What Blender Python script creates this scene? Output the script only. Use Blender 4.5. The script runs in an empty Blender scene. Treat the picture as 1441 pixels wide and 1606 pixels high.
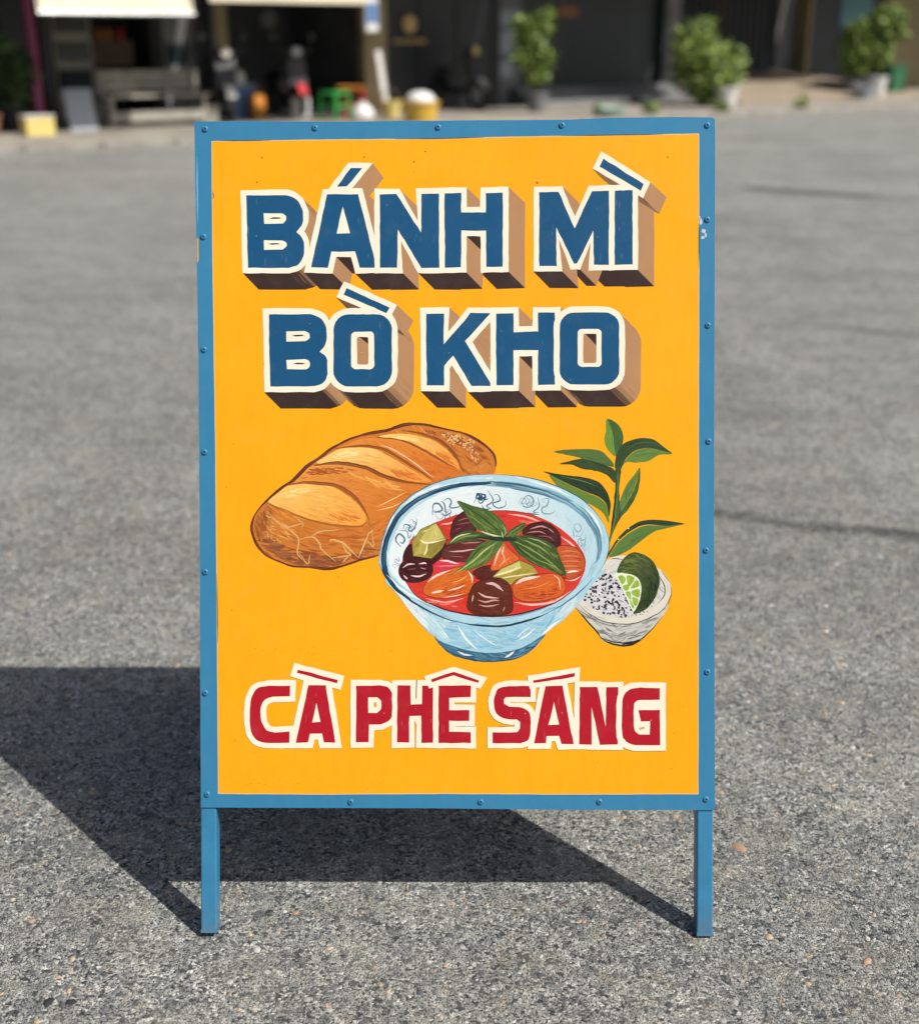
import bpy, bmesh, math, random
import numpy as np
from mathutils import Vector, Matrix
from mathutils.geometry import delaunay_2d_cdt

scene = bpy.context.scene
COL = scene.collection
R = math.radians

# ------------------------------------------------------------------ camera, sky, sun, exposure
cam_data = bpy.data.cameras.new('camera')
cam = bpy.data.objects.new('camera', cam_data)
COL.objects.link(cam)
cam.location = (0.0, -1.6294, 1.3165)
cam.rotation_euler = (R(90 - 20.38), 0, 0)
cam_data.sensor_fit = 'HORIZONTAL'
cam_data.sensor_width = 36.0
cam_data.lens = 36.0 * 2000 / 1441
cam_data.clip_start = 0.05
cam_data.clip_end = 900
cam_data.dof.use_dof = True
cam_data.dof.focus_distance = 1.972
cam_data.dof.aperture_fstop = 2.8
cam_data.dof.aperture_blades = 0
scene.camera = cam

SUN_DIR = Vector((0.693, -0.406, 1.0)).normalized()      # towards the sun
world = bpy.data.worlds.new('World')
scene.world = world
world.use_nodes = True
wn = world.node_tree.nodes
wl = world.node_tree.links
sky = wn.new('ShaderNodeTexSky')
sky.sky_type = 'NISHITA'
sky.sun_disc = False
sky.dust_density = 3.2
sky.sun_elevation = math.asin(SUN_DIR.z)
sky.sun_rotation = math.atan2(SUN_DIR.x, SUN_DIR.y)
wn['Background'].inputs['Strength'].default_value = 0.075
wl.new(sky.outputs['Color'], wn['Background'].inputs['Color'])

sun_data = bpy.data.lights.new('sun', 'SUN')
sun_data.energy = 4.6
sun_data.angle = R(0.53)
sun_data.color = (1.0, 0.955, 0.88)
sun = bpy.data.objects.new('sun', sun_data)
COL.objects.link(sun)
sun.rotation_euler = SUN_DIR.to_track_quat('Z', 'Y').to_euler()
sun.location = (8, -6, 14)

scene.view_settings.view_transform = 'Standard'
scene.view_settings.look = 'None'
scene.view_settings.gamma = 1.0
scene.view_settings.exposure = 0.22
scene.render.engine = 'CYCLES'
scene.cycles.use_denoising = True
scene.cycles.max_bounces = 4
scene.cycles.diffuse_bounces = 2
scene.cycles.glossy_bounces = 2
scene.cycles.caustics_reflective = False
scene.cycles.caustics_refractive = False

# ------------------------------------------------------------------ helpers
def lin(r, g, b, k=1.0):
    o = []
    for c in (r, g, b):
        c = c / 255.0
        o.append(k * (c / 12.92 if c <= 0.04045 else ((c + 0.055) / 1.055) ** 2.4))
    return tuple(o)

def tag(o, label=None, cat=None, group=None, kind=None):
    if label: o['label'] = label
    if cat: o['category'] = cat
    if group: o['group'] = group
    if kind: o['kind'] = kind
    return o

def empty(name, loc=(0, 0, 0), rz=0.0):
    o = bpy.data.objects.new(name, None)
    o.empty_display_size = 0.1
    COL.objects.link(o)
    o.location = loc
    o.rotation_euler = (0, 0, rz)
    return o

def copy_tree(o, parent=None):
    c = o.copy()
    COL.objects.link(c)
    c.parent = parent
    for ch in list(o.children):
        copy_tree(ch, c)
    return c

class MB:
    """collects boxes, tubes, prisms; build() links them as one mesh object"""
    def __init__(s):
        s.v, s.f = [], []
    def add(s, vs, fs):
        k = len(s.v)
        s.v += [tuple(p) for p in vs]
        s.f += [tuple(i + k for i in q) for q in fs]
        return s
    def box(s, x0, x1, y0, y1, z0, z1, b=0.0, m=None):
        if b <= 0:
            vs = [(x, y, z) for x in (x0, x1) for y in (y0, y1) for z in (z0, z1)]
            fs = [(0, 1, 3, 2), (4, 6, 7, 5), (0, 4, 5, 1), (2, 3, 7, 6), (0, 2, 6, 4), (1, 5, 7, 3)]
        else:
            bm = bmesh.new()
            bmesh.ops.create_cube(bm, size=1)
            for v in bm.verts:
                v.co = ((x0 + x1) / 2 + v.co.x * (x1 - x0), (y0 + y1) / 2 + v.co.y * (y1 - y0), (z0 + z1) / 2 + v.co.z * (z1 - z0))
            bmesh.ops.bevel(bm, geom=bm.edges[:], offset=b, segments=2, affect='EDGES', profile=0.5)
            bm.verts.index_update()
            vs = [v.co.copy() for v in bm.verts]
            fs = [tuple(v.index for v in f.verts) for f in bm.faces]
            bm.free()
        if m is not None: vs = [m @ Vector(p) for p in vs]
        return s.add(vs, fs)
    def tube(s, pts, r, n=10, cap=True):
        pts = [Vector(p) for p in pts]
        rs = r if isinstance(r, (list, tuple)) else [r] * len(pts)
        vs, fs = [], []
        side = None
        for i, p in enumerate(pts):
            a = pts[max(i - 1, 0)]; c = pts[min(i + 1, len(pts) - 1)]
            d = (c - a).normalized()
            ref = Vector((0, 0, 1)) if abs(d.z) < 0.9 else Vector((1, 0, 0))
            if side is None or abs(side.dot(d)) > 0.95: side = d.cross(ref).normalized()
            side = (side - d * side.dot(d)).normalized()
            w = d.cross(side)
            for k in range(n):
                t = 2 * math.pi * k / n
                vs.append(p + (side * math.cos(t) + w * math.sin(t)) * rs[i])
        for i in range(len(pts) - 1):
            for k in range(n):
                k2 = (k + 1) % n
                fs.append((i * n + k, i * n + k2, (i + 1) * n + k2, (i + 1) * n + k))
        if cap:
            fs.append(tuple(range(n - 1, -1, -1)))
            fs.append(tuple((len(pts) - 1) * n + k for k in range(n)))
        return s.add(vs, fs)
    def lathe(s, prof, n=20, c=(0, 0, 0), axis='z'):
        vs, fs = [], []
        for (r, h) in prof:
            for k in range(n):
                t = 2 * math.pi * k / n
                a, b = r * math.cos(t), r * math.sin(t)
                q = (a, b, h) if axis == 'z' else ((h, a, b) if axis == 'x' else (a, h, b))
                vs.append((q[0] + c[0], q[1] + c[1], q[2] + c[2]))
        for i in range(len(prof) - 1):
            for k in range(n):
                k2 = (k + 1) % n
                fs.append((i * n + k, i * n + k2, (i + 1) * n + k2, (i + 1) * n + k))
        return s.add(vs, fs)
    def prism(s, poly, x0, x1, axis='x'):
        """poly of 2D points extruded along an axis (x: poly is y,z / y: poly is x,z / z: poly is x,y)"""
        n = len(poly)
        def q(p, h):
            return {'x': (h, p[0], p[1]), 'y': (p[0], h, p[1]), 'z': (p[0], p[1], h)}[axis]
        vs = [q(p, x0) for p in poly] + [q(p, x1) for p in poly]
        fs = [tuple(range(n)), tuple(range(2 * n - 1, n - 1, -1))]
        fs += [(i, n + i, n + (i + 1) % n, (i + 1) % n) for i in range(n)]
        return s.add(vs, fs)
    def build(s, name, mat, parent=None, smooth=False, loc=None, rot=None):
        me = bpy.data.meshes.new(name)
        me.from_pydata(s.v, [], s.f)
        bm = bmesh.new(); bm.from_mesh(me)
        bmesh.ops.recalc_face_normals(bm, faces=bm.faces[:])
        bm.to_mesh(me); bm.free()
        if smooth:
            me.polygons.foreach_set('use_smooth', [True] * len(me.polygons))
            me.set_sharp_from_angle(angle=R(40))
        o = bpy.data.objects.new(name, me)
        COL.objects.link(o)
        me.materials.append(mat)
        if parent is not None: o.parent = parent
        if loc is not None: o.location = loc
        if rot is not None: o.rotation_euler = rot
        return o

# ------------------------------------------------------------------ materials
class NT:
    def __init__(s, name):
        s.m = bpy.data.materials.new(name)
        s.m.use_nodes = True
        s.t = s.m.node_tree
        s.b = s.t.nodes['Principled BSDF']
        s.co = None
        s.flat = False
    def n(s, typ, **kw):
        nd = s.t.nodes.new(typ)
        for k, v in kw.items(): setattr(nd, k, v)
        return nd
    def l(s, a, b): s.t.links.new(a, b)
    def coord(s):
        if s.co is None: s.co = s.n('ShaderNodeTexCoord').outputs['Object']
        return s.co
    def noise(s, scale, detail=4, rough=0.55, vec=None, out='Fac'):
        nd = s.n('ShaderNodeTexNoise')
        nd.inputs['Scale'].default_value = scale
        nd.inputs['Detail'].default_value = detail
        nd.inputs['Roughness'].default_value = rough
        if s.flat: nd.noise_dimensions = '2D'
        s.l(vec if vec is not None else s.coord(), nd.inputs['Vector'])
        return nd.outputs[out]
    def vor(s, scale, feature='F1', out='Distance', vec=None, rnd=1.0):
        nd = s.n('ShaderNodeTexVoronoi', feature=feature)
        nd.inputs['Scale'].default_value = scale
        nd.inputs['Randomness'].default_value = rnd
        if s.flat: nd.voronoi_dimensions = '2D'
        s.l(vec if vec is not None else s.coord(), nd.inputs['Vector'])
        return nd.outputs[out]
    def ramp(s, fac, stops, interp='LINEAR'):
        nd = s.n('ShaderNodeValToRGB')
        cr = nd.color_ramp
        cr.interpolation = interp
        while len(cr.elements) < len(stops): cr.elements.new(0.5)
        for e, (p, c) in zip(cr.elements, stops):
            e.position = p
            e.color = (c, c, c, 1) if isinstance(c, (int, float)) else (*c, 1)
        s.l(fac, nd.inputs['Fac'])
        return nd.outputs['Color']
    def mix(s, a, b, fac=1.0, mode='MIX'):
        nd = s.n('ShaderNodeMix', data_type='RGBA', blend_type=mode)
        for val, idx in ((fac, 0), (a, 6), (b, 7)):
            if hasattr(val, 'is_output'): s.l(val, nd.inputs[idx])
            elif idx == 0: nd.inputs[0].default_value = val
            else: nd.inputs[idx].default_value = (val, val, val, 1) if isinstance(val, (int, float)) else (*val, 1)
        return nd.outputs[2]
    def math(s, op, a, b=0.0):
        nd = s.n('ShaderNodeMath', operation=op)
        for val, idx in ((a, 0), (b, 1)):
            if hasattr(val, 'is_output'): s.l(val, nd.inputs[idx])
            else: nd.inputs[idx].default_value = val
        return nd.outputs[0]
    def bump(s, h, dist, strength=1.0):
        nd = s.n('ShaderNodeBump')
        nd.inputs['Distance'].default_value = dist
        nd.inputs['Strength'].default_value = strength
        s.l(h, nd.inputs['Height'])
        s.l(nd.outputs['Normal'], s.b.inputs['Normal'])
    def done(s, col=None, rough=0.6, metal=0.0, spec=0.5):
        if col is not None:
            if hasattr(col, 'is_output'): s.l(col, s.b.inputs['Base Color'])
            else: s.b.inputs['Base Color'].default_value = (*col, 1)
        if hasattr(rough, 'is_output'): s.l(rough, s.b.inputs['Roughness'])
        else: s.b.inputs['Roughness'].default_value = rough
        s.b.inputs['Metallic'].default_value = metal
        s.b.inputs['Specular IOR Level'].default_value = spec
        return s.m

def plain(name, col, rough=0.6, var=0.18, scale=6.0, metal=0.0, bump=0.0):
    """a solid colour with worn, uneven patches"""
    s = NT(name)
    f = s.ramp(s.noise(scale, 6, 0.65), [(0.3, 1 - var), (0.7, 1 + var * 0.6)])
    c = s.mix(col, f, 1.0, 'MULTIPLY')
    if bump > 0: s.bump(s.noise(scale * 8, 4), bump, 0.6)
    return s.done(c, rough, metal)

def asphalt_material():
    s = NT('asphalt')
    s.flat = True
    co = s.coord()
    warp = s.n('ShaderNodeVectorMath', operation='MULTIPLY_ADD')
    s.l(s.noise(170, 1, 0.5, out='Color'), warp.inputs[0])
    warp.inputs[1].default_value = (0.0055, 0.0055, 0.0)
    s.l(co, warp.inputs[2])
    wv = warp.outputs[0]
    # aggregate stones of two sizes, each stone its own grey
    big = s.vor(72, out='Color', vec=wv)
    mid = s.vor(185, out='Color', vec=wv)
    sep = s.n('ShaderNodeSeparateColor'); s.l(big, sep.inputs[0])
    sep2 = s.n('ShaderNodeSeparateColor'); s.l(mid, sep2.inputs[0])
    cb = s.ramp(sep.outputs[0], [(0.0, (0.10, 0.104, 0.112)), (0.16, (0.17, 0.172, 0.172)), (0.5, (0.245, 0.241, 0.228)),
                                 (0.82, (0.30, 0.292, 0.270)), (0.93, (0.34, 0.295, 0.225)), (1.0, (0.40, 0.37, 0.33))])
    cm = s.ramp(sep2.outputs[0], [(0.0, (0.04, 0.041, 0.045)), (0.14, (0.11, 0.112, 0.112)), (0.32, (0.225, 0.224, 0.214)),
                                  (0.80, (0.35, 0.338, 0.310)), (1.0, (0.52, 0.505, 0.47))])
    pick = s.ramp(sep.outputs[1], [(0.70, 0.0), (0.74, 0.72)])
    c = s.mix(cm, cb, pick)
    # binder and shadowed voids between the stones
    e2 = s.vor(185, 'DISTANCE_TO_EDGE', vec=wv)
    g2 = s.ramp(e2, [(0.02, 1.0), (0.13, 0.0)])
    vo = s.noise(120, 2, 0.6)
    gap = s.mix(g2, s.ramp(vo, [(0.40, 0.05), (0.60, 0.95)]), 1.0, 'MULTIPLY')
    c = s.mix(c, (0.06, 0.058, 0.054), gap)
    fine = s.noise(900, 2, 0.7)
    c = s.mix(c, s.ramp(fine, [(0.28, 0.55), (0.5, 1.0), (0.72, 1.4)]), 1.0, 'MULTIPLY')
    pits = s.ramp(s.noise(230, 2, 0.65), [(0.37, 1.0), (0.43, 0.0)])
    c = s.mix(c, (0.03, 0.029, 0.029), s.math('MULTIPLY', pits, 0.9))
    # broad wear, dust
    big_n = s.noise(0.8, 5, 0.6)
    c = s.mix(c, s.ramp(big_n, [(0.28, 0.86), (0.5, 1.0), (0.75, 1.13)]), 1.0, 'MULTIPLY')
    c = s.mix(c, (0.31, 0.285, 0.235), s.ramp(s.noise(9, 4, 0.6), [(0.45, 0.0), (0.8, 0.4)]))
    c = s.mix(c, s.ramp(s.noise(3.2, 4, 0.6), [(0.3, 0.91), (0.5, 1.0), (0.7, 1.08)]), 1.0, 'MULTIPLY')
    c = s.mix(c, s.ramp(s.vor(48, out='Color', vec=wv), [(0.1, 0.80), (0.5, 1.0), (0.9, 1.15)]), 1.0, 'MULTIPLY')
    # long stains and tar-filled seams running across the street
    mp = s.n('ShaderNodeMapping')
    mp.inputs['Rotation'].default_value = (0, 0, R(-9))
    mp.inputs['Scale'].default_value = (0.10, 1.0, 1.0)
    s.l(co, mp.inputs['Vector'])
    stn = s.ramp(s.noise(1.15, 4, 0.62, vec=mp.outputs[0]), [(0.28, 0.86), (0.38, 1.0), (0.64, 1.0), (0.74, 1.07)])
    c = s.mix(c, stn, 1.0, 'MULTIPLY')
    # soft dark lines across the road surface, fading at sides and ends
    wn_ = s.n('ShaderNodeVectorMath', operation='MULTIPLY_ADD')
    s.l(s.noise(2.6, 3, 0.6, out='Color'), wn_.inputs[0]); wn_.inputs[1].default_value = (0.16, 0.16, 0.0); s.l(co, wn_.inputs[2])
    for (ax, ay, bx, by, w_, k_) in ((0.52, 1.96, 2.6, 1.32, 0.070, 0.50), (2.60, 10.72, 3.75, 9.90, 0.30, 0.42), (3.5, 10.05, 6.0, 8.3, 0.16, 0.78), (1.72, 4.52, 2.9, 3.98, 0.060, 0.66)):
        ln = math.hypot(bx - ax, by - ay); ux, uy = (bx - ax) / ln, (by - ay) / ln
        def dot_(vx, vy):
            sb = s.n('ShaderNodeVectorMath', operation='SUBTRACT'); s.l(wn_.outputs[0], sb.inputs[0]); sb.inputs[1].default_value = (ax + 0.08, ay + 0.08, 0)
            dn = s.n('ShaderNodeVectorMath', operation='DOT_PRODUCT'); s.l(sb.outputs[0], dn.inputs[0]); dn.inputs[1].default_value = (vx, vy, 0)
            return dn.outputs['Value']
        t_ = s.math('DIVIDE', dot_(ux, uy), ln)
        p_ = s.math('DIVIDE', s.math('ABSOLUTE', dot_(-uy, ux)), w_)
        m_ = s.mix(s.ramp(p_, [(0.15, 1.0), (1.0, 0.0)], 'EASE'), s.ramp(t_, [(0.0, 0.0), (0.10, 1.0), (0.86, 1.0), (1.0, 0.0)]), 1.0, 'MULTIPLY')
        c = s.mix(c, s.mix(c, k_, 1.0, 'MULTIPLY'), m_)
    h = s.math('ADD', s.math('MULTIPLY', s.math('MINIMUM', e2, 0.3), 1.3), s.math('MULTIPLY', fine, 0.4))
    h = s.math('SUBTRACT', h, s.math('MULTIPLY', pits, 0.6))
    c = s.mix(c, (1.12, 1.165, 1.175), 1.0, 'MULTIPLY')
    s.bump(h, 0.0030, 0.95)
    return s.done(c, 0.85, spec=0.2)

def vcol_material(name, rough=0.45, var=0.05):
    """painted surface: colours stored on the mesh, brush ridges and a slightly buckled sheet"""
    s = NT(name)
    at = s.n('ShaderNodeAttribute', attribute_name='paint')
    mp = s.n('ShaderNodeMapping')
    mp.inputs['Scale'].default_value = (1.0, 1.0, 0.25)
    s.l(s.coord(), mp.inputs['Vector'])
    br = s.noise(70, 4, 0.6, vec=mp.outputs[0])
    f = s.ramp(br, [(0.3, 1 - var), (0.7, 1 + var * 0.35)])
    g = s.ramp(s.noise(4.0, 4, 0.6), [(0.3, 0.94), (0.7, 1.02)])
    c = s.mix(s.mix(at.outputs['Color'], f, 1.0, 'MULTIPLY'), g, 1.0, 'MULTIPLY')
    # thin dust film, thicker near the lower edge splashes
    film = s.ramp(s.noise(26, 6, 0.7), [(0.52, 0.0), (0.8, 0.05)])
    c = s.mix(c, (0.42, 0.38, 0.31), film)
    h = s.math('ADD', s.math('MULTIPLY', br, 0.00016), s.math('MULTIPLY', s.noise(5.0, 2, 0.4), 0.0035))
    s.bump(h, 1.0, 0.8)
    return s.done(c, s.ramp(s.noise(14, 4, 0.6), [(0.3, rough - 0.1), (0.7, rough + 0.12)]), spec=0.2)

def leaf_material(name, c0, c1):
    s = NT(name)
    oi = s.n('ShaderNodeAttribute', attribute_name='paint')
    sp = s.n('ShaderNodeSeparateColor'); s.l(oi.outputs['Color'], sp.inputs[0])
    c = s.ramp(sp.outputs[0], [(0.0, c0), (1.0, c1)])
    s.b.inputs['Subsurface Weight'].default_value = 0.0
    return s.done(c, 0.5)

M = {}
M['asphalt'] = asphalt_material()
M['paint'] = vcol_material('sign_paint')
M['stones'] = None
BLUE = (0.036, 0.190, 0.345)
s = NT('blue_enamel')
f = s.ramp(s.noise(18, 6, 0.6), [(0.3, 0.86), (0.7, 1.08)])
geo = s.n('ShaderNodeNewGeometry')
sepz = s.n('ShaderNodeSeparateXYZ'); s.l(geo.outputs['Position'], sepz.inputs[0])
wm_ = s.noise(46, 6, 0.72)
chip = s.ramp(wm_, [(0.665, 0.0), (0.68, 1.0)])
c = s.mix(s.mix(BLUE, f, 1.0, 'MULTIPLY'), (0.13, 0.075, 0.045), s.math('MULTIPLY', chip, 0.75))
# road dust and scuffs gathered on the lowest few centimetres
low = s.ramp(s.math('ADD', sepz.outputs['Z'], s.math('MULTIPLY', wm_, 0.09)), [(0.045, 0.5), (0.10, 0.0)])
c = s.mix(c, (0.17, 0.155, 0.13), s.math('MULTIPLY', low, s.ramp(s.noise(90, 4, 0.6), [(0.35, 0.15), (0.6, 0.9)])))
s.bump(s.noise(120, 4), 0.0003, 0.7)
M['blue'] = s.done(c, 0.40, spec=0.35)
M['dark_hole'] = plain('rivet_hole', (0.012, 0.02, 0.03), 0.8)
M['steel'] = plain('galvanised_steel', (0.35, 0.36, 0.37), 0.4, metal=0.8)
M['concrete'] = plain('pale_concrete', (0.29, 0.262, 0.222), 0.9, 0.45, 1.1, bump=0.004)
M['kerb'] = plain('kerb_concrete', (0.27, 0.25, 0.22), 0.9, 0.4, 2.0, bump=0.003)
# ------------------------------------------------------------------ hand-painted artwork on the sheet
THETA = R(19.338)
def art(x, y):
    """artwork units (about 1 mm each) to metres on the sheet: across, up the slope"""
    w = 1 - 9.0909e-6 * (y - 803)
    return (9.858755e-4 * (x - 720.5) / w, (0.66756 - 9.921072e-4 * (y - 803)) / w)

def wob(x, y, k=0.3):
    """the unsteady hand of the painter"""
    dx = math.sin(x * 0.23 + 1.7 * math.sin(y * 0.061)) + 0.7 * math.sin(y * 0.37 + x * 0.05) + 0.4 * math.sin(y * 0.91 + x * 0.2)
    dy = math.sin(y * 0.27 + 1.9 * math.sin(x * 0.053) + 2) + 0.7 * math.sin(x * 0.41 + y * 0.07 + 1) + 0.4 * math.sin(x * 0.83 + y * 0.3)
    return x + k * dx, y + k * dy

def catmull(pts, n=6, closed=False):
    P = [np.array(p, float) for p in pts]
    out = []
    N = len(P)
    for i in range(N if closed else N - 1):
        p1, p2 = P[i], P[(i + 1) % N]
        p0 = P[i - 1] if (i > 0 or closed) else 2 * p1 - p2
        p3 = P[(i + 2) % N] if (i + 2 < N or closed) else 2 * p2 - p1
        for k in range(n):
            t = k / n
            out.append(tuple(0.5 * ((2 * p1) + (p2 - p0) * t + (2 * p0 - 5 * p1 + 4 * p2 - p3) * t * t + (3 * p1 - p0 - 3 * p2 + p3) * t ** 3)))
    if not closed: out.append(tuple(P[-1]))
    return out

def area(p):
    return 0.5 * sum(p[i][0] * p[(i + 1) % len(p)][1] - p[(i + 1) % len(p)][0] * p[i][1] for i in range(len(p)))

def inside(x, y, poly):
    c = False
    j = len(poly) - 1
    for i in range(len(poly)):
        xi, yi = poly[i]; xj, yj = poly[j]
        if (yi > y) != (yj > y) and x < (xj - xi) * (y - yi) / (yj - yi) + xi: c = not c
        j = i
    return c

def crop(x0, y0, s):
    return lambda pts: [(x0 + a / s, y0 + b / s) for a, b in pts]

class Paint:
    def __init__(s): s.p = []
    def poly(s, pts, col, sub=9.0):
        if area(pts) < 0: pts = pts[::-1]
        q = []
        for i in range(len(pts)):
            a = pts[i]; b = pts[(i + 1) % len(pts)]
            d = math.hypot(b[0] - a[0], b[1] - a[1])
            if d < 1e-3: continue
            k = max(1, int(d / sub))
            q += [(a[0] + (b[0] - a[0]) * j / k, a[1] + (b[1] - a[1]) * j / k) for j in range(k)]
        if len(q) >= 3 and area(q) > 0.05: s.p.append((q, col))
        return s
    def blob(s, pts, col, n=5): return s.poly(catmull(pts, n, True), col, 50)
    def stroke(s, pts, w, col, n=5, w0=0.25, w1=0.25):
        """a tapered brush stroke"""
        c = catmull(pts, n) if len(pts) > 2 else [(pts[0][0] + (pts[1][0] - pts[0][0]) * k / 4, pts[0][1] + (pts[1][1] - pts[0][1]) * k / 4) for k in range(5)]
        L, Rr = [], []
        N = len(c)
        for i, p in enumerate(c):
            a = c[max(i - 1, 0)]; b = c[min(i + 1, N - 1)]
            dx, dy = b[0] - a[0], b[1] - a[1]
            d = math.hypot(dx, dy) or 1
            t = i / (N - 1)
            e = min(1, w0 + (1 - w0) * min(t, .3) / .3) * min(1, w1 + (1 - w1) * min(1 - t, .3) / .3)
            h = 0.5 * w * e
            L.append((p[0] - dy / d * h, p[1] + dx / d * h)); Rr.append((p[0] + dy / d * h, p[1] - dx / d * h))
        q = L + Rr[::-1]
        ar = [area([L[i], L[i + 1], Rr[i + 1], Rr[i]]) for i in range(N - 1)]
        if (all(a_ > 0 for a_ in ar) or all(a_ < 0 for a_ in ar)) and N < 16 and math.hypot(c[-1][0] - c[0][0], c[-1][1] - c[0][1]) > 0.85 * sum(math.hypot(c[i + 1][0] - c[i][0], c[i + 1][1] - c[i][1]) for i in range(N - 1)):
            if area(q) < 0: q = q[::-1]
            if area(q) > 0.02: s.p.append((q, col))
            return s
        # quads keep sharply bent strokes clean
        for i in range(N - 1):
            s.quad([L[i], L[i + 1], Rr[i + 1], Rr[i]], col)
        return s
    def quad(s, q, col, sub=0):
        """two plain triangles, so that a folded quad cannot spill"""
        for t in ([q[0], q[1], q[2]], [q[0], q[2], q[3]]):
            if area(t) < 0: t = t[::-1]
            if area(t) < 0.004: continue
            if sub: s.poly(t, col, sub)
            else: s.p.append((t, col))
    def dot(s, x, y, rx, ry, col, a=0.0, n=8):
        ca, sa = math.cos(a), math.sin(a)
        return s.poly([(x + rx * math.cos(t) * ca - ry * math.sin(t) * sa, y + rx * math.cos(t) * sa + ry * math.sin(t) * ca)
                       for t in [2 * math.pi * k / n for k in range(n)]], col, 90)
    def field(s, region, n, ang, length, width, colf, rng, bend=0.0):
        """cover a region with brush strokes along a direction field"""
        xs = [p[0] for p in region]; ys = [p[1] for p in region]
        k = 0; tries = 0
        while k < n and tries < n * 12:
            tries += 1
            x = rng.uniform(min(xs), max(xs)); y = rng.uniform(min(ys), max(ys))
            a = ang(x, y) if callable(ang) else ang
            a += rng.uniform(-.12, .12)
            L = length * rng.uniform(.5, 1.2)
            dx, dy = math.cos(a) * L / 2, math.sin(a) * L / 2
            bx, by = -math.sin(a) * bend * L * rng.uniform(.4, 1), math.cos(a) * bend * L * rng.uniform(.4, 1)
            P = [(x - dx, y - dy), (x + bx, y + by), (x + dx, y + dy)]
            if not all(inside(px, py, region) for px, py in P): continue
            k += 1
            s.stroke(P, width * rng.uniform(.5, 1.3), colf(x, y), 2)
        return s
    def mesh(s, name, parent, lift, wobble=0.3, mat=None):
        vs, fs = [], []
        for q, c in s.p:
            b = len(vs)
            vs += [Vector(p) for p in q]
            fs.append(list(range(b, b + len(q))))
        ov, oe, of, _, _, orig = delaunay_2d_cdt(vs, [], fs, 1, 1e-4, True)
        # the last polygon painted over a triangle gives its colour
        OV = np.array([(v[0], v[1]) for v in ov])
        OF = np.array([tuple(f) for f in of])
        cen = OV[OF].mean(axis=1)
        order = np.argsort(cen[:, 0]); sx = cen[order, 0]; sy = cen[order, 1]
        topi = np.full(len(OF), -1)
        for k, (q, c) in enumerate(s.p):
            Q = np.array(q)
            i0, i1 = np.searchsorted(sx, Q[:, 0].min()), np.searchsorted(sx, Q[:, 0].max())
            if i1 <= i0: continue
            yy = sy[i0:i1]
            sel = np.nonzero((yy >= Q[:, 1].min()) & (yy <= Q[:, 1].max()))[0] + i0
            if not len(sel): continue
            X, Y = sx[sel][:, None], sy[sel][:, None]
            x0, y0 = Q[:, 0][None], Q[:, 1][None]
            x1, y1 = np.roll(Q[:, 0], -1)[None], np.roll(Q[:, 1], -1)[None]
            with np.errstate(divide='ignore', invalid='ignore'):
                hit = ((y0 > Y) != (y1 > Y)) & (X < (x1 - x0) * (Y - y0) / (y1 - y0) + x0)
            ins = hit.sum(axis=1) % 2 == 1
            topi[order[sel[ins]]] = k
        keep = [(f, o) for f, o in zip(of, topi) if o >= 0]
        co, cols, tri = [], [], []
        loc = []
        for v in ov:
            x, y = wob(v[0], v[1], wobble)
            u, w = art(x, y)
            loc.append((u, -lift, w))
        for f, o in keep:
            f = tuple(f)
            # facing the viewer (-y)
            a, b, c = (loc[i] for i in f[:3])
            cr = (b[0] - a[0]) * (c[2] - a[2]) - (c[0] - a[0]) * (b[2] - a[2])
            if cr < 0: f = f[::-1]
            tri.append(f)
            col = s.p[o][1]
            for i in f:
                cc = col(ov[i][0], ov[i][1]) if callable(col) else col
                cols += [cc[0], cc[1], cc[2], 1.0]
        me = bpy.data.meshes.new(name)
        me.from_pydata(loc, [], tri)
        at = me.color_attributes.new('paint', 'FLOAT_COLOR', 'CORNER')
        at.data.foreach_set('color', cols)
        me.materials.append(mat or M['paint'])
        o = bpy.data.objects.new(name, me)
        COL.objects.link(o)
        o.parent = parent
        return o

K = 0.84                                # sunlit picture value to paint albedo
def P_(r, g, b): return lin(r, g, b, K)
YEL = P_(251, 173, 18); CREAM = P_(249, 240, 217); NAVY = P_(24, 84, 126); RED = P_(182, 24, 42)
TAN = P_(184, 138, 98); DARK = P_(60, 43, 39)
def mixc(a, b, t):
    t = max(0, min(1, t)); return tuple(x + (y - x) * t for x, y in zip(a, b))

def rrect(x0, x1, y0, y1, r, n=6):
    out = []
    for cx, cy, a0 in ((x1 - r, y0 + r, -90), (x1 - r, y1 - r, 0), (x0 + r, y1 - r, 90), (x0 + r, y0 + r, 180)):
        out += [(cx + r * math.cos(R(a0 + 90 * k / n)), cy + r * math.sin(R(a0 + 90 * k / n))) for k in range(n + 1)]
    return out

def offset(poly, d, limit=2.2):
    """mitred outward offset"""
    if area(poly) < 0: poly = poly[::-1]
    out = []
    N = len(poly)
    for i in range(N):
        p0 = np.array(poly[i - 1]); p = np.array(poly[i]); p1 = np.array(poly[(i + 1) % N])
        e0 = (p - p0) / (np.linalg.norm(p - p0) + 1e-9); e1 = (p1 - p) / (np.linalg.norm(p1 - p) + 1e-9)
        n0 = np.array([e0[1], -e0[0]]); n1 = np.array([e1[1], -e1[0]])
        b = n0 + n1
        q = b.dot(b)
        m = b * (2 / q) if q > 1e-6 else n0
        l = np.linalg.norm(m)
        if l > limit: m = m * limit / l
        out.append(tuple(p + m * d))
    return out

def outline(pt, poly, d, col):
    """cream border: the letter plus a mitred band around it"""
    if area(poly) < 0: poly = poly[::-1]
    o = offset(poly, d)
    for i in range(len(poly)):
        j = (i + 1) % len(poly)
        pt.quad([poly[i], o[i], o[j], poly[j]], col, 10)
    pt.poly(poly, col, 10)

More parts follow.
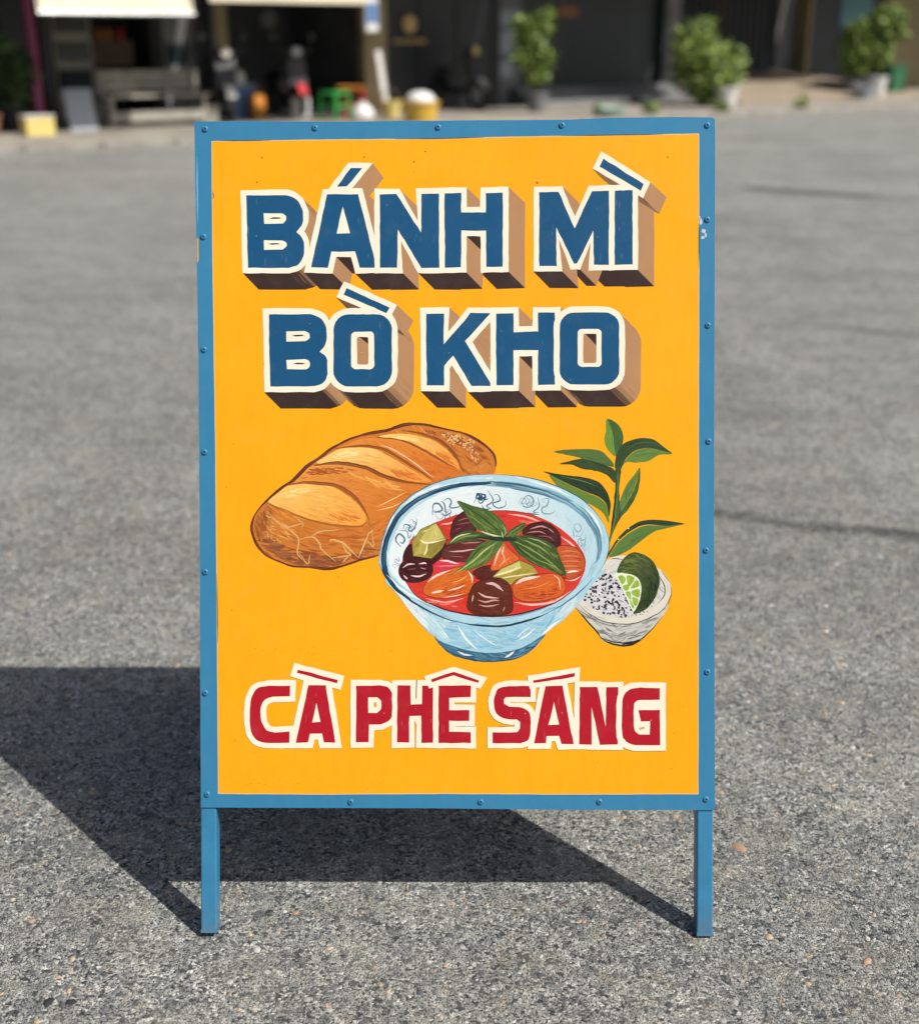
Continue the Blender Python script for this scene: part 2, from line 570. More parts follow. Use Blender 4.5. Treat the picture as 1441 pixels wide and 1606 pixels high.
def extrude(pt, poly, d, vec, rng, streak=False):
    """the drop shade: every border edge that faces down-right, swept along vec"""
    o = offset(poly, d)
    if area(o) < 0: o = o[::-1]
    quads = []
    for i in range(len(o)):
        a = o[i]; b = o[(i + 1) % len(o)]
        ex, ey = b[0] - a[0], b[1] - a[1]
        L = math.hypot(ex, ey)
        if L < 0.3: continue
        nx, ny = ey / L, -ex / L
        if nx * vec[0] + ny * vec[1] <= 0.02: continue
        t = ny / (abs(nx) + abs(ny)) if ny > 0 else 0
        t = (t - 0.45) / 0.35
        quads.append((a, b, max(0, min(1, t)), L))
    for a, b, t, L in quads:
        q = [a, b, (b[0] + vec[0], b[1] + vec[1]), (a[0] + vec[0], a[1] + vec[1])]
        pt.quad(q, mixc(TAN, DARK, t * t * (3 - 2 * t)), 30)
    for a, b, t, L in quads:
        if streak and 0.0 < t < 1.0 or (t == 0 and L < 14):
            for k in range(max(1, int(L / 2))):
                f = rng.random()
                x, y = a[0] + (b[0] - a[0]) * f, a[1] + (b[1] - a[1]) * f
                t2 = max(0, min(1, t + rng.uniform(-.2, .2)))
                g0, g1 = rng.uniform(0, .3), rng.uniform(.6, 1)
                pt.stroke([(x + vec[0] * g0, y + vec[1] * g0), (x + vec[0] * g1, y + vec[1] * g1)], rng.uniform(.8, 1.8), mixc(TAN, DARK, t2))

# --- sheet and frame of the board
board = empty('sandwich_board', (0, -0.0021, 0))
tag(board, 'yellow hand-painted sandwich board with blue riveted frame standing on the asphalt', 'sandwich board')

def build_panel():
    pt = Paint()
    sheet = [(304.5, 190), (400, 189.3), (520, 190.5), (690, 188.5), (880, 187.5), (960, 184.2), (1060, 183), (1117, 183.5), (1121, 187), (1120.3, 500), (1119.5, 800), (1121, 1268),
             (1119, 1271), (900, 1270.5), (640, 1268), (420, 1267.5), (315, 1267), (314, 1100), (313, 800), (311, 560), (308, 380)]
    pt.poly(sheet, BLUE, 14)
    yel = [(332.7, 221.8), (420, 220.6), (500, 219.4), (600, 218.6), (690, 218), (780, 215.2), (880, 213.6), (1000, 211.5), (1095, 210),
           (1095.4, 400), (1094.8, 700), (1094.6, 1000), (1094, 1245), (900, 1245.6), (700, 1244.6), (500, 1245.6), (343, 1244.6), (341.2, 1000), (338.4, 700), (334, 400)]
    pt.poly(offset(yel, 1.1), P_(235, 196, 150), 20)                    # pale edge where the tape lifted
    pt.poly(yel, YEL, 20)
    for seg in ([(343, 220.6), (380, 220.2), (425, 219.8)], [(620, 217.6), (700, 216.6), (760, 215)], [(880, 212.6), (960, 211.4), (1040, 210.2)],
                [(333.4, 300), (334.6, 306), (333.8, 312)], [(1095.6, 340), (1096, 380), (1095.4, 420)], [(340, 900), (341, 960), (341.4, 1010)]):
        pt.stroke(seg, 1.3, P_(60, 62, 60))
    rng = random.Random(5)
    # scuffs, pinholes and rows of dry-brush scratches
    for k in range(90):
        x, y = rng.uniform(345, 1085), rng.uniform(225, 1238)
        pt.dot(x, y, rng.uniform(.4, .9), rng.uniform(.4, 1.2), mixc(YEL, P_(90, 60, 30), rng.uniform(.3, .9)), rng.uniform(0, 3), 5)
    for (x0, x1, y, n) in ((366, 430, 1229, 16), (450, 470, 1228, 6), (480, 520, 1227, 9), (398, 520, 1022, 18), (540, 600, 1236, 8), (390, 470, 1184, 10), (745, 800, 1038, 6), (480, 560, 1018, 12), (900, 985, 1200, 7)):
        for k in range(n):
            x = x0 + (x1 - x0) * (k + rng.random()) / n
            if rng.random() < .4: continue
            pt.dot(x, y + rng.gauss(0, 4), rng.uniform(.6, 2.0), .5, mixc(YEL, P_(90, 60, 25), rng.uniform(.25, .7)), rng.uniform(-.2, .2), 5)
    for (x, y) in ((411, 247), (571, 246), (649, 253), (667, 237), (843, 287), (1047, 246), (403, 286)):
        pt.dot(x, y, 1.1, 1.4, P_(120, 80, 30), .4, 6)
    pt.dot(842, 286, 2.2, 1.6, P_(190, 60, 30), .4, 6)
    # chipped paint on the right border, worn left edge
    for (x, y, rx, ry, a) in ((1099, 347, 2.4, 5, .5), (1103, 362, 4.2, 3.6, .2), (1102, 372, 3.4, 2.8, .6), (1097, 341, 1.2, 3, .2), (1106, 368, 2, 4, .1)):
        pt.blob([(x + rx * math.cos(t) * rng.uniform(.6, 1.2), y + ry * math.sin(t) * rng.uniform(.6, 1.2)) for t in [k * .7 for k in range(9)]], P_(196, 208, 214), 2)
    pt.poly([(308.6, 372), (311, 374), (311.6, 408), (309.6, 412), (308.9, 395)], P_(214, 172, 70), 20)
    pt.stroke([(309, 245), (309.5, 300), (310.5, 350)], 2.2, P_(112, 176, 222))
    panel = pt.mesh('front_sheet', board, 0.0, 0.12)
    panel.rotation_euler = (-THETA, 0, 0)
    # returned edges and back of the sheet
    me = panel.data
    bm = bmesh.new(); bm.from_mesh(me)
    lay = bm.loops.layers.float_color['paint']
    be = [e for e in bm.edges if len(e.link_faces) == 1]
    res = bmesh.ops.extrude_edge_only(bm, edges=be)
    nv = [g for g in res['geom'] if isinstance(g, bmesh.types.BMVert)]
    for v in nv: v.co.y += 0.0016
    for f in [g for g in res['geom'] if isinstance(g, bmesh.types.BMFace)]:
        for l in f.loops: l[lay] = (*BLUE, 1)
    bm.to_mesh(me); bm.free()
    return panel
panel = build_panel()

hz = 1.150                              # height of the hinge along the slope
def leaf_frame(rot, loc, flip):
    """tube stiles that run on as legs, and two rails, for one side of the A-frame"""
    d0, d1 = 0.0022, 0.0322
    g = -1 if flip else 1
    uL, uR = art(312.2, 803)[0], art(1120.4, 803)[0]
    w = 0.0246
    parts = []
    ztop = hz if flip else 1.262
    for (a, b) in ((uL, uL + w), (uR - w, uR)):
        mb = MB()
        y0, y1 = (d0, d1) if not flip else (-d1, -d0)
        z0 = 0.0112 if a < 0 or flip else 0.0062
        # square tube with soft corners, open at the foot
        mb.box(a, b, y0, y1, z0 + 0.004, ztop, 0.0022)
        t = 0.0018
        mb.box(a, b, y0, y0 + t, z0, z0 + 0.006); mb.box(a, b, y1 - t, y1, z0, z0 + 0.006)
        mb.box(a, a + t, y0 + t, y1 - t, z0, z0 + 0.006); mb.box(b - t, b, y0 + t, y1 - t, z0, z0 + 0.006)
        parts.append(mb.build('leg', M['blue'], board, False, loc, rot))
    for (z0, z1) in ((0.2125, 0.236), (ztop - 0.026, ztop - 0.002)):
        y0, y1 = (d0 + 0.001, d1 - 0.003) if not flip else (-d1 + 0.003, -d0 - 0.001)
        parts.append(MB().box(uL + w + 0.0002, uR - w - 0.0002, y0, y1, z0, z1, 0.002).build('rail', M['blue'], board, False, loc, rot))
    return parts
leaf_frame((-THETA, 0, 0), (0, 0, 0), False)

# rear side of the A-frame: same tubes, leaning the other way, hinged at the top
top = Vector((0, math.sin(THETA) * hz + 0.036 * math.cos(THETA), math.cos(THETA) * hz - 0.036 * math.sin(THETA)))
back_rot = (THETA, 0, 0)
bl = top - Vector((0, -math.sin(THETA), math.cos(THETA))) * hz
bl = bl + Vector((0, 0.001 + 0.0365, 0))
leaf_frame(back_rot, tuple(bl), True)
s_ = MB().box(-0.405, 0.393, 0.0002, 0.0018, 0.205, hz)
s_.build('rear_sheet', M['blue'], board, False, tuple(bl), back_rot)
for x in (-0.30, 0.29):
    mb = MB().tube([(x - 0.03, top.y + 0.018, top.z + 0.006), (x + 0.03, top.y + 0.018, top.z + 0.006)], 0.006, 10)
    mb.box(x - 0.028, x + 0.028, top.y - 0.012, top.y + 0.046, top.z - 0.001, top.z + 0.001)
    mb.build('hinge', M['steel'], board)
for x in (-0.37, 0.362):
    a = Vector((x, 0.17, 0.42)); b = Vector((x, bl.y - 0.14, 0.42))
    MB().box(x - 0.008, x + 0.008, a.y, b.y, 0.412, 0.428, 0.001).build('stay_bar', M['blue'], board)

# rivets: domed pop rivets with a hollow core
rv = MB().lathe([(0.0048, 0.0), (0.0047, -0.0008), (0.0040, -0.0017), (0.0029, -0.0022), (0.0017, -0.0023), (0.0014, -0.0012), (0.0, -0.0012)], 16, axis='y')
hole = MB().lathe([(0.00145, -0.00135), (0.0, -0.00135)], 10, axis='y')
first = None
for (x, y) in ((322, 202), (494, 200), (687, 199), (881, 196), (1109, 196), (319, 371), (320, 548), (321, 709), (322, 897), (322, 1087), (325, 1246),
               (550, 1258), (754, 1258), (940, 1258), (1107, 1254), (1109, 344), (1110, 510), (1111, 692), (1107, 863), (1109, 1054)):
    u, v = art(x, y)
    if first is None:
        first = rv.build('rivet', M['blue'], board, True)
        hole.build('core_hole', M['dark_hole'], first)
        r_ = first
    else:
        r_ = copy_tree(first, board)
    r_.location = Matrix.Rotation(-THETA, 3, 'X') @ Vector((u, -0.0001, v))
    r_.rotation_euler = (-THETA, 0, 0)

# --- lettering
c4 = crop(360, 220, 4.003); c5 = crop(660, 220, 3.6025); c6 = crop(400, 430, 4.803); c7 = crop(640, 450, 3.792)
d1 = crop(370, 1030, 4.117); d2 = crop(700, 1030, 4.003)
def arcs(pts):
    """points; a tuple holding a list is a smooth run"""
    out = []
    for p in pts:
        if isinstance(p, list): out += catmull(p, 4)
        else: out.append(p)
    return out
LET = []
def letter(face, counters=(), marks=(), accents=(), style='blue', dashes=(), d=9.0):
    LET.append(dict(face=face, counters=counters, marks=marks, accents=accents, style=style, dashes=dashes, d=d))
def rr_c(f, x0, x1, y0, y1, r): return f(rrect(x0, x1, y0, y1, r))
# BANH MI
letter(c4(arcs([(104, 346), [(330, 342), (385, 349), (432, 386), (461, 448), (458, 520), (420, 576)], [(421, 578), (456, 612), (468, 672), (460, 735), (428, 780), (372, 800)], (115, 800)])),
       counters=[c4(arcs([(213, 459), [(330, 458), (354, 474), (356, 498), (335, 520)], (217, 522)])), c4(arcs([(216, 626), [(332, 626), (354, 640), (356, 664), (335, 685), ], (217, 686)]))],
       dashes=[c4([(288, 489)])[0], c4([(280, 650)])[0]], style='blue', d=8.6)
letter(c4([(613, 338), (807, 336), (922, 797), (818, 800), (788, 697), (640, 697), (618, 800), (512, 797)]), counters=[c4([(711, 415), (756, 583), (672, 584)])],
       accents=[(c4([(762, 171), (834, 171), (737, 290), (672, 291)]), (17, 24))], d=8.8)
letter(c4([(943, 337), (1048, 336), (1202, 578), (1203, 335), (1316, 333), (1316, 800), (1203, 800), (1057, 560), (1053, 800), (945, 800)]), d=8.6)
letter(c5([(133, 298), (228, 296), (228, 407), (366, 407), (368, 296), (463, 294), (463, 712), (370, 715), (368, 510), (228, 508), (226, 716), (135, 718)]), d=8.8)
letter(c5([(668, 292), (778, 290), (868, 497), (967, 287), (1070, 283), (1070, 702), (977, 703), (974, 510), (880, 697), (865, 697), (765, 492), (767, 710), (668, 710)]), d=8.6)
letter(c5([(1094, 283), (1195, 279), (1195, 700), (1093, 703)]), accents=[(c5([(1031, 103), (1259, 246), (1242, 284), (1009, 147)]), (25, 24))], d=8.8)
# BO KHO
letter(c6(arcs([(103, 300), [(420, 301), (488, 328), (530, 382), (541, 450), (530, 530), (488, 580)], [(490, 583), (532, 618), (552, 690), (542, 770), (502, 825), (440, 844)], (113, 845)])),
       counters=[c6(arcs([(234, 428), [(375, 428), (408, 446), (410, 480), (380, 502)], (237, 507)])), c6(arcs([(236, 645), [(378, 640), (410, 658), (412, 695), (385, 715)], (240, 716)]))],
       dashes=[c6([(325, 463)])[0], c6([(330, 675)])[0]], d=9.2)
letter(rr_c(c6, 590, 1031, 300, 845, 118), counters=[rr_c(c6, 722, 898, 432, 716, 34)],
       marks=[(rr_c(c6, 769, 853, 474, 681, 16), TAN), (c6([(786, 474), (848, 476), (851, 526)]), DARK)],
       accents=[(c6([(690, 105), (1012, 250), (990, 293), (668, 152)]), (26, 25))], d=9.2)
letter(c7([(106, 158), (212, 156), (212, 340), (372, 155), (492, 155), (338, 322), (500, 588), (378, 590), (266, 408), (213, 470), (213, 585), (110, 585)]), d=9.2)
letter(c7([(522, 156), (625, 155), (627, 268), (772, 265), (773, 153), (873, 152), (873, 582), (772, 583), (772, 375), (627, 378), (625, 583), (524, 585)]), d=9.0)
letter(rr_c(c7, 900, 1255, 150, 580, 88), counters=[rr_c(c7, 1007, 1150, 248, 476, 26)],
       marks=[(rr_c(c7, 1041, 1119, 278, 451, 12), TAN), (c7([(1052, 278), (1117, 280), (1117, 346)]), DARK)], d=9.0)
# CA PHE SANG
letter(d1(arcs([(351, 187), [(215, 187), (145, 203), (106, 246), (92, 310), (88, 400), (95, 470), (116, 518), (152, 548), (205, 557)], (345, 557), (347, 483),
                [(250, 490), (202, 476), (170, 432), (160, 370), (165, 318), (187, 279), (235, 258)], (350, 256)])), style='red', d=8.6)
letter(d1([(468, 186), (580, 185), (642, 555), (570, 555), (558, 497), (478, 499), (465, 555), (385, 556)]), counters=[d1([(521, 300), (546, 420), (494, 425)])],
       accents=[(d1([(400, 83), (658, 150), (652, 173), (393, 105)]), None)], style='red', d=9.0)
letter(d1(arcs([(776, 187), [(930, 185), (985, 203), (1014, 255), (1015, 350), (995, 405), (935, 438)], (858, 440), (855, 553), (775, 553)])),
       counters=[d1(arcs([(855, 262), [(912, 262), (938, 288), (937, 335), (910, 362)], (855, 362)]))], marks=[(d1(rrect(889, 909, 295, 328, 9)), P_(226, 166, 70))], style='red', d=8.8)
letter(d1([(1043, 187), (1127, 186), (1127, 310), (1200, 308), (1202, 186), (1280, 186), (1273, 555), (1197, 556), (1195, 383), (1118, 385), (1120, 555), (1040, 556)]),
       marks=[(d1([(1166, 150), (1169, 150), (1168, 268), (1165, 268)]), P_(120, 110, 80)), (d1([(1156, 432), (1167, 432), (1162, 590), (1157, 590)]), P_(235, 170, 60))], style='red', d=8.4)
letter([(687.7, 1075.2), (738, 1075.5), (738, 1093.7), (704.5, 1094.2), (704.5, 1113.7), (736.2, 1113.7), (735.7, 1130.7), (704.3, 1131), (704.3, 1148), (738, 1148.4), (738, 1165.7), (687.3, 1165.3)],
       accents=[([(675.6, 1066), (711.2, 1053.7), (752, 1067.3), (749.5, 1071.5), (711, 1059.5), (677.5, 1070.2)], None)], style='red', d=8.4)
letter(d2(arcs([(528, 184), [(390, 184), (328, 200), (301, 250), (298, 310), (320, 365), (380, 392), (440, 395)], (462, 412), (462, 448), (445, 474), (290, 476), (290, 543),
                [(465, 543), (510, 525), (526, 488), (528, 390), (512, 342), (470, 320), (395, 315)], (362, 295), (362, 268), (375, 254), (528, 253)])), style='red', d=8.4,
       marks=[(d2([(400, 284), (530, 286), (530, 291), (402, 290)]), P_(236, 172, 50)), (d2([(330, 432), (420, 427), (422, 434), (340, 438)]), P_(236, 172, 50))])
letter(d2([(620, 186), (727, 184), (798, 550), (722, 550), (706, 497), (630, 498), (625, 545), (550, 546)]), counters=[d2([(676, 285), (706, 425), (640, 430)])],
       accents=[(d2([(545, 148), (805, 103), (803, 128), (548, 166)]), None)], style='red', d=8.6)
letter(d2([(836, 189), (946, 188), (1000, 440), (1003, 192), (1078, 191), (1076, 553), (963, 554), (912, 320), (910, 552), (832, 550)]), style='red', d=8.2)
letter(d2(arcs([(1340, 198), [(1215, 195), (1150, 206), (1112, 246), (1102, 305), (1102, 475), (1120, 526), (1160, 552), (1220, 558)], (1340, 556), (1340, 335), (1203, 335), (1222, 407), (1277, 407), (1275, 490),
                [(1215, 490), (1186, 470), (1175, 430), (1175, 312), (1190, 282), (1225, 272)], (1340, 270)])), marks=[(d2(rrect(1208, 1230, 443, 460, 8)), P_(220, 168, 90))], style='red', d=9.0)

for i, L in enumerate(LET):
    rng = random.Random(100 + i)
    pt = Paint()
    fc = NAVY if L['style'] == 'blue' else RED
    if L['style'] == 'blue':
        extrude(pt, L['face'], L['d'], (25.5, 25.5), rng, streak=True)
        for a, vec in L['accents']: extrude(pt, a, L['d'] - 0.5, vec, rng, streak=True)
    outline(pt, L['face'], L['d'], CREAM)
    for a, _ in L['accents']: outline(pt, a, L['d'] - 0.6, CREAM)
    pt.poly(L['face'], fc, 10)
    for c in L['counters']: pt.poly(c, CREAM, 10)
    for p, c in L['marks']: pt.poly(p, c, 10)
    for (x, y) in L['dashes']: pt.poly([(x - 10, y + .3), (x - 3, y - 1.4), (x + 6, y - 1.2), (x + 10, y), (x + 5, y + 1), (x - 4, y + 1.3)], DARK, 30)
    for a, _ in L['accents']: pt.poly(a, fc, 10)
    # brushed streaks and small nicks within the letter colour
    xs = [p[0] for p in L['face']]; ys = [p[1] for p in L['face']]
    for k in range(16):
        x, y = rng.uniform(min(xs), max(xs)), rng.uniform(min(ys), max(ys))
        l = rng.uniform(6, 16)
        if all(inside(x + ox, y + oy, L['face']) and not any(inside(x + ox, y + oy, c) for c in L['counters']) for ox in (-1.5, 1.5) for oy in (-l / 2 - 1, 0, l / 2 + 1)):
            pt.stroke([(x, y - l / 2), (x + rng.uniform(-.6, .6), y + l / 2)], rng.uniform(.7, 2), mixc(fc, P_(255, 255, 255), rng.uniform(0.0, .07)) if k % 2 else mixc(fc, (0, 0, 0), rng.uniform(.05, .18)))
    for k in range(1):
        x, y = rng.uniform(min(xs), max(xs)), rng.uniform(min(ys), max(ys))
        if inside(x, y, L['face']): pt.dot(x, y, .7, .8, mixc(fc, CREAM, rng.uniform(.2, .7)), 0, 6)
    pt.mesh('letter', panel, 0.00012 + 0.00004 * i)
# --- loaf of bread
def rndc(c, rng, k=10):
    d = rng.uniform(-k, k)
    return P_(*(max(0, min(255, v * 0.98 + d + rng.uniform(-k * .3, k * .3))) for v in c))

def paint_bread():
    f = crop(370, 640, 3.351)
    rng = random.Random(11)
    pt = Paint()
    out = catmull(f([(82, 620), (100, 560), (160, 488), (240, 420), (300, 380), (370, 310), (440, 260), (510, 208), (600, 162), (700, 132), (790, 118), (850, 97), (905, 84), (990, 87), (1080, 106), (1180, 127), (1250, 157),
                     (1310, 197), (1350, 238), (1366, 290), (1356, 345), (1280, 460), (1000, 640), (800, 750), (740, 778), (650, 800), (560, 830), (490, 846), (400, 838), (300, 831), (230, 808), (160, 776), (112, 720), (90, 668)]), 4, True)
    pt.poly(out, P_(206, 122, 46), 40)
    def crust(x, y):
        X, Y = (x - 370) * 3.351, (y - 640) * 3.351
        t = max(0, min(1, (Y - 560) / 260))
        base = mixc((224, 136, 50), (160, 88, 46), t)
        if X > 1080: base = mixc(base, (176, 98, 44), .8)
        if X < 190: base = mixc(base, (150, 84, 38), .7)
        return rndc(base, rng, 16)
    pt.field(out, 520, lambda x, y: 0.35 + 0.4 * math.sin(x * .02), 26, 3.0, crust, rng, .12)
    # darker underside
    under = f([(110, 700), (170, 765), (240, 800), (320, 820), (420, 828), (500, 832), (600, 808), (740, 768), (760, 700), (640, 740), (520, 775), (400, 760), (280, 735), (180, 670), (110, 640)])
    pt.field(under, 120, 0.1, 26, 3.2, lambda x, y: rndc((150, 84, 50), rng, 18), rng, .1)
    left = f([(90, 640), (110, 560), (160, 510), (200, 560), (190, 640), (150, 720)])
    pt.field(left, 50, 1.3, 16, 3, lambda x, y: rndc((172, 100, 46), rng, 16), rng, .1)
    def seg(points, c0, c1, ang, n=110, edge=None):
        r = catmull(f(points), 4, True)
        xs = [p[0] for p in r]; x0, x1 = min(xs), max(xs)
        ys = [p[1] for p in r]; y0, y1 = min(ys), max(ys)
        g = lambda x, y: mixc(c0, c1, .55 * (x - x0) / (x1 - x0) + .45 * (y - y0) / (y1 - y0))
        pt.poly(r, lambda x, y: P_(*g(x, y)), 12)
        pt.field(r, n, ang, 24, 2.4, lambda x, y: rndc(g(x, y), rng, 12), rng, .12)
    # orange bands of crust between the slashes
    seg([(300, 392), (370, 320), (430, 300), (560, 298), (690, 322), (790, 366), (900, 398), (960, 420), (880, 500), (800, 540), (720, 590), (690, 560), (640, 490), (560, 425), (440, 392)], (236, 156, 70), (212, 114, 42), .25, 150)
    seg([(470, 255), (560, 205), (650, 165), (740, 158), (860, 170), (960, 208), (1060, 262), (1150, 318), (1180, 340), (1100, 360), (1040, 384), (960, 335), (880, 275), (790, 222), (690, 202), (590, 212)], (234, 146, 58), (214, 112, 42), .45, 120)
    # pale slashes
    seg([(168, 488), (230, 434), (292, 404), (400, 398), (500, 412), (575, 452), (645, 512), (685, 570), (678, 602), (638, 618), (560, 614), (450, 600), (330, 565), (230, 522)], (255, 204, 108), (242, 160, 64), .25, 170)
    seg([(424, 290), (480, 250), (545, 216), (620, 207), (720, 213), (820, 262), (900, 310), (970, 350), (1028, 385), (960, 390), (850, 372), (760, 342), (650, 306), (540, 290)], (255, 214, 128), (240, 150, 60), .3, 150)
    seg([(752, 150), (840, 135), (930, 142), (1030, 168), (1100, 212), (1150, 265), (1178, 322), (1120, 298), (1040, 243), (940, 195), (860, 165)], (255, 210, 116), (238, 148, 58), .5, 100)
    DK = (142, 76, 36)
    def arcl(p, w, c=DK, a=.15, b=.15):
        q = f(p)
        pt.stroke(q, w, P_(*c), 5, a, b)
        for k in range(3):
            o = rng.uniform(-1, 1.4)
            pt.stroke([(x + o * .4, y + o) for x, y in q], w * .3, rndc(mixc(c, (205, 120, 50), rng.uniform(.2, .7)), rng, 8), 5, .1, .1)
    arcl([(280, 404), (350, 392), (440, 396), (530, 408), (610, 456), (670, 525), (700, 590)], 5.4)
    arcl([(230, 520), (330, 568), (450, 604), (560, 620), (650, 622), (690, 600)], 3.0, (168, 96, 42))
    arcl([(160, 495), (210, 520), (260, 545)], 2.6, (158, 90, 42))
    arcl([(410, 302), (480, 292), (560, 290), (680, 313), (780, 358), (890, 388), (1020, 402)], 6.0, (116, 62, 32))
    arcl([(520, 214), (600, 202), (700, 200), (800, 226), (900, 290), (980, 340), (1045, 386)], 4.2, (136, 72, 34))
    arcl([(740, 155), (860, 166), (960, 206), (1040, 252), (1110, 292), (1160, 318)], 3.4, (140, 76, 34))
    arcl([(870, 116), (960, 131), (1050, 160), (1112, 202), (1162, 262), (1196, 340)], 4.6, (128, 70, 34))
    arcl([(1200, 335), (1260, 300), (1310, 260)], 2.0, (160, 92, 40))
    arcl([(700, 590), (705, 620), (760, 590)], 2.4, (170, 98, 44))
    for p in ([(860, 242), (920, 275), (985, 325), (1042, 368)], [(760, 190), (840, 225), (905, 262)]):
        pt.stroke(f(p), 1.6, P_(250, 214, 158), 4, .1, .1)
    for p in ([(500, 265), (600, 235), (700, 245)], [(540, 280), (650, 270), (780, 300)], [(220, 460), (320, 430), (450, 440)], [(800, 150), (900, 155), (1000, 190)], [(730, 525), (820, 480), (900, 440)], [(740, 540), (820, 520), (880, 490)]):
        pt.stroke(f(p), 1.3, P_(255, 214, 130), 4, .05, .05)
    # golden glaze, mottled crust and the darker rim of the loaf
    pt.field(f([(150, 560), (260, 600), (330, 650), (310, 705), (210, 670), (150, 625)]), 46, .5, 12, 1.5, lambda x, y: rndc((228, 160, 82), rng, 16), rng, .1)
    pt.field(f([(720, 610), (900, 470), (1000, 440), (860, 620), (760, 700), (700, 690)]), 60, -.5, 20, 2.2, lambda x, y: rndc((220, 122, 44), rng, 14), rng, .1)
    pt.field(f([(400, 640), (560, 632), (700, 625), (720, 680), (560, 720), (430, 700)]), 60, .05, 20, 1.8, lambda x, y: rndc((206, 112, 46), rng, 22), rng, .1)
    pt.field(f([(310, 388), (380, 318), (520, 306), (640, 322), (560, 345), (420, 352)]), 50, .1, 18, 1.6, lambda x, y: rndc((176, 92, 40), rng, 14), rng, .1)
    pt.field(f([(560, 330), (700, 345), (860, 405), (900, 440), (760, 420), (640, 370)]), 50, .35, 18, 1.8, lambda x, y: rndc((244, 170, 78), rng, 14), rng, .1)
    pt.field(f([(880, 120), (980, 105), (1100, 120), (1230, 165), (1320, 230), (1350, 300), (1300, 320), (1240, 250), (1150, 190), (1000, 140)]), 80, .5, 14, 1.8, lambda x, y: rndc((168, 92, 42), rng, 18), rng, .1)
    pt.field(f([(1200, 330), (1250, 270), (1330, 290), (1340, 340), (1260, 345)]), 30, -.6, 12, 1.6, lambda x, y: rndc((214, 132, 58), rng, 14), rng, .1)
    for pl, cc in ((f([(200, 470), (300, 415), (430, 412), (400, 440), (280, 470)]), (255, 222, 142)), (f([(480, 262), (560, 226), (680, 222), (640, 250), (540, 268)]), (255, 228, 154)), (f([(790, 148), (900, 146), (980, 165), (920, 172), (840, 160)]), (255, 222, 140))):
        pt.field(pl, 26, -.1, 16, 1.6, lambda x, y: rndc(cc, rng, 8), rng, .1)
    for pl, cc in ((f([(440, 560), (600, 520), (670, 575), (630, 608), (520, 604)]), (226, 128, 44)), (f([(760, 330), (860, 300), (1000, 380), (920, 384)]), (222, 122, 44)), (f([(1040, 230), (1100, 225), (1170, 315), (1110, 285)]), (222, 124, 44))):
        pt.field(pl, 30, .4, 18, 1.6, lambda x, y: rndc(cc, rng, 12), rng, .1)
    # floury end
    flour = catmull(f([(1070, 140), (1130, 130), (1220, 155), (1265, 190), (1280, 250), (1250, 285), (1225, 230), (1180, 200), (1110, 180)]), 4, True)
    for k in range(230):
        x, y = rng.uniform(690, 755), rng.uniform(675, 730)
        if inside(x, y, flour): pt.dot(x, y, rng.uniform(.8, 2.4), rng.uniform(.7, 1.6), rndc((232, 188, 124), rng, 14), rng.uniform(0, 3), 7)
    fl2 = f([(130, 630), (170, 640), (240, 690), (230, 725), (170, 700), (140, 670)])
    for k in range(90):
        x, y = rng.uniform(405, 445), rng.uniform(825, 860)
        if inside(x, y, fl2): pt.dot(x, y, rng.uniform(.6, 2), rng.uniform(.5, 1.2), rndc((222, 172, 104), rng, 14), rng.uniform(0, 3), 6)
    # cracks in the crust
    CR = (228, 178, 112)
    for p in ([(160, 540), (215, 595), (265, 625), (330, 612), (352, 602)], [(300, 566), (350, 605), (345, 632)], [(265, 628), (300, 655), (330, 692), (322, 760), (350, 800)], [(330, 692), (400, 678), (440, 712), (452, 745), (525, 806)],
              [(390, 680), (440, 650), (540, 640)], [(495, 705), (500, 692), (560, 708), (600, 745), (645, 788)], [(560, 712), (580, 755), (600, 775), (500, 788)], [(645, 788), (668, 730), (700, 650)], [(640, 690), (690, 700), (724, 728), (712, 640)],
              [(330, 760), (378, 820), (388, 770)], [(600, 770), (560, 812)], [(700, 660), (722, 640)]):
        pt.stroke(f(p), 2.3, rndc(CR, rng, 12), 4, .3, .3)
    # dark outline, uneven, doubled in places
    cov = f([(1300, 420)])[0]
    closed = out[-40:] + out[:]
    edge = catmull(f([(750, 774), (650, 800), (560, 830), (490, 846), (400, 838), (300, 831), (230, 808), (160, 776), (112, 720), (90, 668), (82, 620), (100, 560), (160, 488), (240, 420), (300, 380), (370, 310), (440, 260), (510, 208), (600, 162), (700, 132), (790, 118), (850, 97), (905, 84), (990, 87),
                        (1080, 106), (1180, 127), (1250, 157), (1310, 197), (1350, 238), (1366, 290), (1356, 345)]), 3)
    n = len(edge)
    for i in range(0, n - 8, 5):
        w = 3.3 + 1.2 * math.sin(i * .35) + (1.4 if 30 < i < 66 else 0)
        pt.stroke(edge[i:i + 9], max(1.6, w), rndc((100, 50, 40), rng, 12), 1, .5, .5)
    for i in range(0, n - 10, 9):
        o = rng.uniform(-1.8, 1.8)
        pt.stroke([(x + o * .4, y + o) for x, y in edge[i:i + 7]], .9, rndc((128, 70, 45), rng, 12), 1, .1, .1)
    return pt.mesh('bread_painting', panel, 0.00012, 0.2)
paint_bread()

# --- herb sprig
def leafp(pt, rng, up, lo, cu, cl, ribs=14):
    """one leaf from its two halves (tip first in both)"""
    a = catmull(up, 5); b = catmull(lo, 5)
    return a, b

